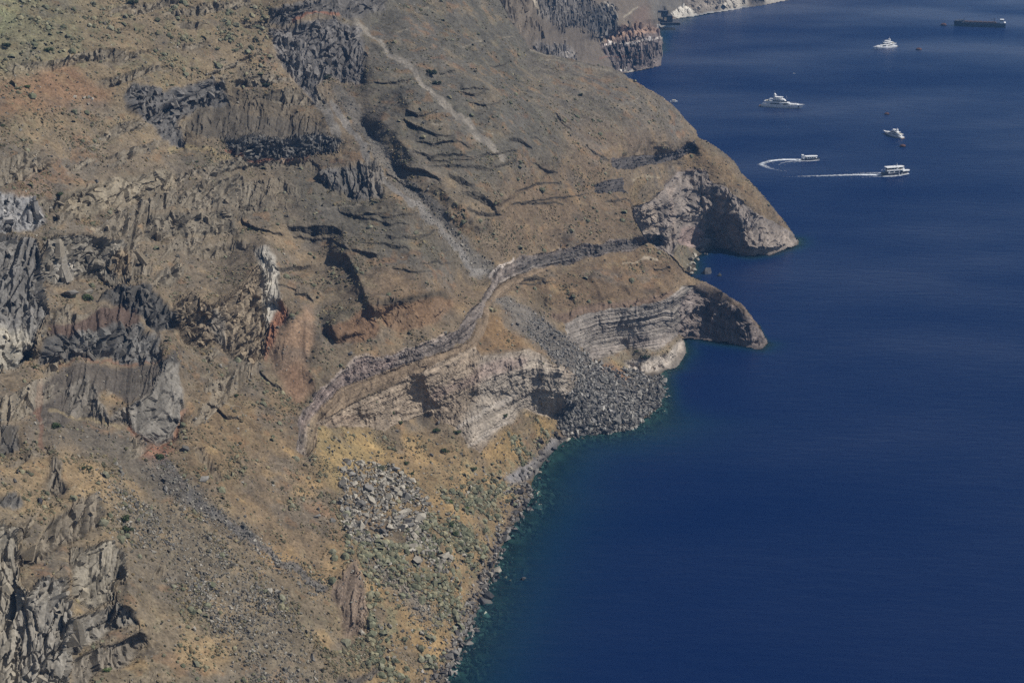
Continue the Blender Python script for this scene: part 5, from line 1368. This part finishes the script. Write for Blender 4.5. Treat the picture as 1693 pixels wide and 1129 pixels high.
# little boats
o = vessel("moored_boat", (1108, 169), (1120, 169.6), 7.5, "tiny white boat with a pale awning lying off the far side of the ridge", "boat")
P1(o, "hull", M_WHITE, ("hull", 7.5, 2.6, .8, 1.3, .4, .9)); P1(o, "awning", M_CREAM, ("box", -1.8, 2.0, -1.2, 1.2, 2.1, 2.3)); P1(o, "awning_post", M_STEEL, *[("tube", (x, y, .7), (x, y, 2.1), .06) for x in (-1.6, 1.8) for y in (-1, 1)]); P1(o, "cuddy", M_WHITE, ("house", 1.6, 3.4, 1.6, .8, 1.5, {"nose": .6}))
o = vessel("moored_boat", (1106, 41), (1117, 40.5), 8, "white boat tied up at the dark loading pier under the far shore", "boat")
P1(o, "hull", M_WHITE, ("hull", 8, 2.8, 1.0, 1.5, .4, 1.0)); P1(o, "cabin", M_WHITE, ("house", -1.5, 1.8, 2.0, 1.0, 2.3, {"nose": .4, "rf": .4})); P1(o, "transom_seat", M_TEAK, ("box", -3.4, -2.6, -1, 1, .9, 1.3))
o = vessel("moored_boat", (1311, 122), (1315, 122.2), 5, "tiny white speck of a dinghy alone between the big yacht and the far shore", "boat")
P1(o, "hull", M_WHITE, ("hull", 5, 1.9, .6, .9, .3, .5)); P1(o, "thwart", M_TEAK, ("box", -.4, .1, -.8, .8, .5, .65))

# barge at the top right
o = vessel("cargo_barge", (1662, 45.5), (1577, 42.5), 56, "long low dark barge with a small white deckhouse at its right end", "barge")
P1(o, "hull", M_STEEL, ("hull", 56, 10.5, 4.2, 4.6, 1.5, 1.0, 6.0))
P1(o, "hatch_covers", M_DECK, ("box", -18, 17, -4.0, 4.0, 4.3, 5.0), *[("box", -17.8 + 5 * k, -13.4 + 5 * k, -3.7, 3.7, 5.0, 5.5, {"rf": .3, "ra": .3}) for k in range(7)])
P1(o, "bow_bulwark", M_STEEL, ("house", 19.5, 27.5, 10.0, 4.4, 5.9, {"nose": .5}))
P1(o, "windlass", M_STEEL, ("box", 18, 22, -2, 2, 5.2, 6.6), ("tube", (17.4, 0, 4.6), (17.4, 0, 8.8), .25))
d = P1(o, "deckhouse", M_WHITE, ("box", -26.0, -21.5, -3.2, 3.2, 4.4, 8.6, {"rf": .3}))
P1(d, "window_band", M_GLASS, ("box", -25.4, -21.3, -3.3, 3.3, 7.0, 7.8))
P1(o, "deck_crane", M_STEEL, ("tube", (-15.6, 2, 5), (-15.6, 2, 9.5), .3), ("tube", (-15.6, 2, 9.3), (-11.5, 2, 8.2), .2))
P1(o, "stern_bulwark", M_WHITE, ("box", -28.2, -26.4, -4.4, 4.4, 4.2, 5.4))

# mooring buoys
def buoy(u, v, r, label):
    x, y, _ = at_z(u, v, 0)
    o = bpy.data.objects.new("mooring_buoy", None); COL.objects.link(o); o.location = (float(x), float(y), 0); o.rotation_euler = (random.uniform(-.08, .08), random.uniform(-.08, .08), u); o.scale = (r, r, r)
    b = Part(); n = 16; prof = [(.72, -.45), (.98, -.28), (1.0, .28), (.96, .5), (.55, .72), (.0, .74)]
    for q, (rr_, z) in enumerate(prof):
        for k in range(n): b.V.append((rr_ * math.cos(k * 2 * math.pi / n), rr_ * math.sin(k * 2 * math.pi / n), z))
    for q in range(len(prof) - 1):
        for k in range(n): b.F.append([q * n + k, q * n + (k + 1) % n, (q + 1) * n + (k + 1) % n, (q + 1) * n + k])
    b.build("drum", M_RUST, o)
    P1(o, "fender_band", M_BLACK, *[("box", 1.0 * math.cos(a) - .12, 1.0 * math.cos(a) + .12, 1.0 * math.sin(a) - .12, 1.0 * math.sin(a) + .12, -.3, .12) for a in np.arange(0, 6.2, .392)])
    P1(o, "mooring_eye", M_STEEL, ("tube", (-.22, 0, .7), (-.22, 0, 1.0), .06), ("tube", (.22, 0, .7), (.22, 0, 1.0), .06), ("tube", (-.26, 0, 1.0), (.26, 0, 1.0), .06))
    tag(o, label, "buoy", "mooring buoys")


buoy(1560, 42.5, 2.9, "rusty mooring buoy lying just off the left end of the dark barge")
buoy(1519, 83, 2.6, "rusty mooring buoy alone to the right of the farthest white yacht")
buoy(1466, 189.5, 1.9, "rusty mooring buoy alone above the yacht seen from its stern")
buoy(1492.5, 242.5, 2.1, "rusty mooring buoy in the reflection below the yacht seen from its stern")

# wakes
M_FOAM = bpy.data.materials.new("wake_foam"); M_FOAM.use_nodes = True
nt = M_FOAM.node_tree; b_ = nt.nodes["Principled BSDF"]; b_.inputs["Base Color"].default_value = (.78, .82, .86, 1); b_.inputs["Roughness"].default_value = .9
fa = nt.nodes.new("ShaderNodeAttribute"); fa.attribute_name = "foam"; tc_ = nt.nodes.new("ShaderNodeTexCoord")
fn = nt.nodes.new("ShaderNodeTexNoise"); fn.inputs["Scale"].default_value = .5; fn.inputs["Detail"].default_value = 5; nt.links.new(tc_.outputs["Object"], fn.inputs["Vector"])
ad = nt.nodes.new("ShaderNodeMath"); ad.operation = 'ADD'; nt.links.new(fa.outputs["Fac"], ad.inputs[0]); nt.links.new(fn.outputs["Fac"], ad.inputs[1])
fr_ = nt.nodes.new("ShaderNodeMapRange"); fr_.inputs["From Min"].default_value = .78; fr_.inputs["From Max"].default_value = 1.36; nt.links.new(ad.outputs[0], fr_.inputs["Value"])
nt.links.new(fr_.outputs[0], b_.inputs["Alpha"])


def wake(name, strips):
    V, Q, Fm = [], [], []
    for pts, wid, f0, f1_ in strips:
        w = np.array([at_z(a, b, .02) for a, b in pts], float); t = np.linspace(0, len(pts) - 1, 24 * (len(pts) - 1) + 1)
        c = np.stack([np.interp(t, np.arange(len(pts)), w[:, k]) for k in range(3)], -1)
        ker = np.ones(13) / 13
        for k in range(2): c[:, k] = np.convolve(np.pad(c[:, k], 6, 'edge'), ker, 'valid')
        d = np.gradient(c, axis=0); nrm = np.stack([-d[:, 1], d[:, 0]], -1); nrm /= np.linalg.norm(nrm, axis=1, keepdims=True) + 1e-9
        tt = np.linspace(0, 1, len(c)); b = len(V); m = 9
        for i in range(len(c)):
            for q in range(m):
                sx_ = (q / (m - 1) * 2 - 1); wd = wid[0] + (wid[1] - wid[0]) * tt[i]
                V.append((c[i, 0] + nrm[i, 0] * wd * sx_, c[i, 1] + nrm[i, 1] * wd * sx_, .02)); Fm.append((f0 + (f1_ - f0) * tt[i]) * (1 - abs(sx_) ** 2) - .35 * abs(sx_) ** 2)
        for i in range(len(c) - 1):
            for q in range(m - 1): Q.append([b + i * m + q, b + (i + 1) * m + q, b + (i + 1) * m + q + 1, b + i * m + q + 1])
    o = mesh_np(name, np.array(V), np.array(Q), M_FOAM); at = o.data.attributes.new("foam", 'FLOAT', 'POINT'); at.data.foreach_set("value", np.array(Fm, f32)); o["kind"] = "stuff"


wake("straight_wake", [([(1460, 289.5), (1440, 289), (1410, 289), (1370, 290.5), (1330, 291.5), (1290, 292.5)], (3.6, 4.2), 1.0, .22), ([(1459, 286), (1447, 285.5), (1425, 286.5), (1400, 288)], (1.8, 2.8), .7, .25)])
wake("wake_ripples", [([(1460, 292), (1430, 293.5), (1395, 295.5), (1360, 298)], (1.2, 2.2), .5, .12), ([(1460, 286.5), (1430, 284.5), (1395, 282.5), (1365, 281)], (1.2, 2.2), .42, .1), ([(1326, 267), (1305, 270), (1292, 275), (1286, 280)], (1.2, 2), .4, .1)])
wake("ferry_bow_wave", [([(1458, 291.8), (1475, 291.6), (1490, 290), (1504, 287)], (2.2, 1.2), .75, .65)])
wake("curved_wake", [([(1328, 264.5), (1312, 264), (1295, 264), (1278, 265.5), (1265, 268.5), (1258, 272)], (3.2, 4.2), 1.0, .55), ([(1258, 271), (1264, 274.5), (1272, 278), (1290, 282), (1308, 284)], (6, 3.5), .6, .2),
                     ([(1326, 266.3), (1308, 266.8), (1294, 269), (1287, 273)], (2.0, 2.6), .65, .3), ([(1262, 270), (1275, 270.5), (1290, 268.5)], (8, 4), .3, .2)])
wake("launch_bow_wave", [([(1322, 266.2), (1338, 266.6), (1356, 264.9)], (1.4, 1.0), .8, .8)])

# loading pier under the far shore
M_PIER = noisy(mat("weathered_shaded_concrete", rough=.95), .5, .7, 1.3, col=tuple(A(86, 84, 88)))  # weathered concrete, darkened: the shade on the frame is part of its colour


def at_y(u, v, y):
    a, dy, dz = ray(u, v); s_ = y / dy
    return float(a * s_), float(CAMZ + dz * s_)


o = bpy.data.objects.new("loading_pier", None); COL.objects.link(o)
YP = 1842.0; px, pz = at_y(1100, 40, YP); o.location = (px, YP, 0); tag(o, "shaded concrete loading frame and quay beside the white cliff of the far shore", "pier")


def pr(u0, v0, u1, v1, y0=0., y1=9.):
    xa, za = at_y(u0, v1, YP); xb, zb = at_y(u1, v0, YP)
    return ("box", xa - px, xb - px, y0, y1, max(za, -1.5), zb)


P1(o, "top_beam", M_PIER, pr(1077, 18.5, 1104, 21.5, 0, 5))
for a in ((1077, 21, 1080, 30), (1093.5, 21, 1104, 29), (1096, 29, 1098, 39), (1086, 21, 1087.5, 25)): P1(o, "column", M_PIER, pr(*a, 0, 5))
P1(o, "loading_house", M_PIER, pr(1103, 26, 1112, 37, -2, 8))
P1(o, "quay", M_PIER, pr(1092, 37, 1124, 41.5, -4, 12))
xa, za = at_y(1078, 28, YP); xb, zb = at_y(1100, 37, YP)
P1(o, "ramp", M_PIER, ("prism", [(xa - px, 0, za - 1.8), (xb - px, 0, zb - 1.8), (xb - px, 6, zb - 1.8), (xa - px, 6, za - 1.8)], [(xa - px, 0, za + .6), (xb - px, 0, zb + .6), (xb - px, 6, zb + .6), (xa - px, 6, za + .6)]))
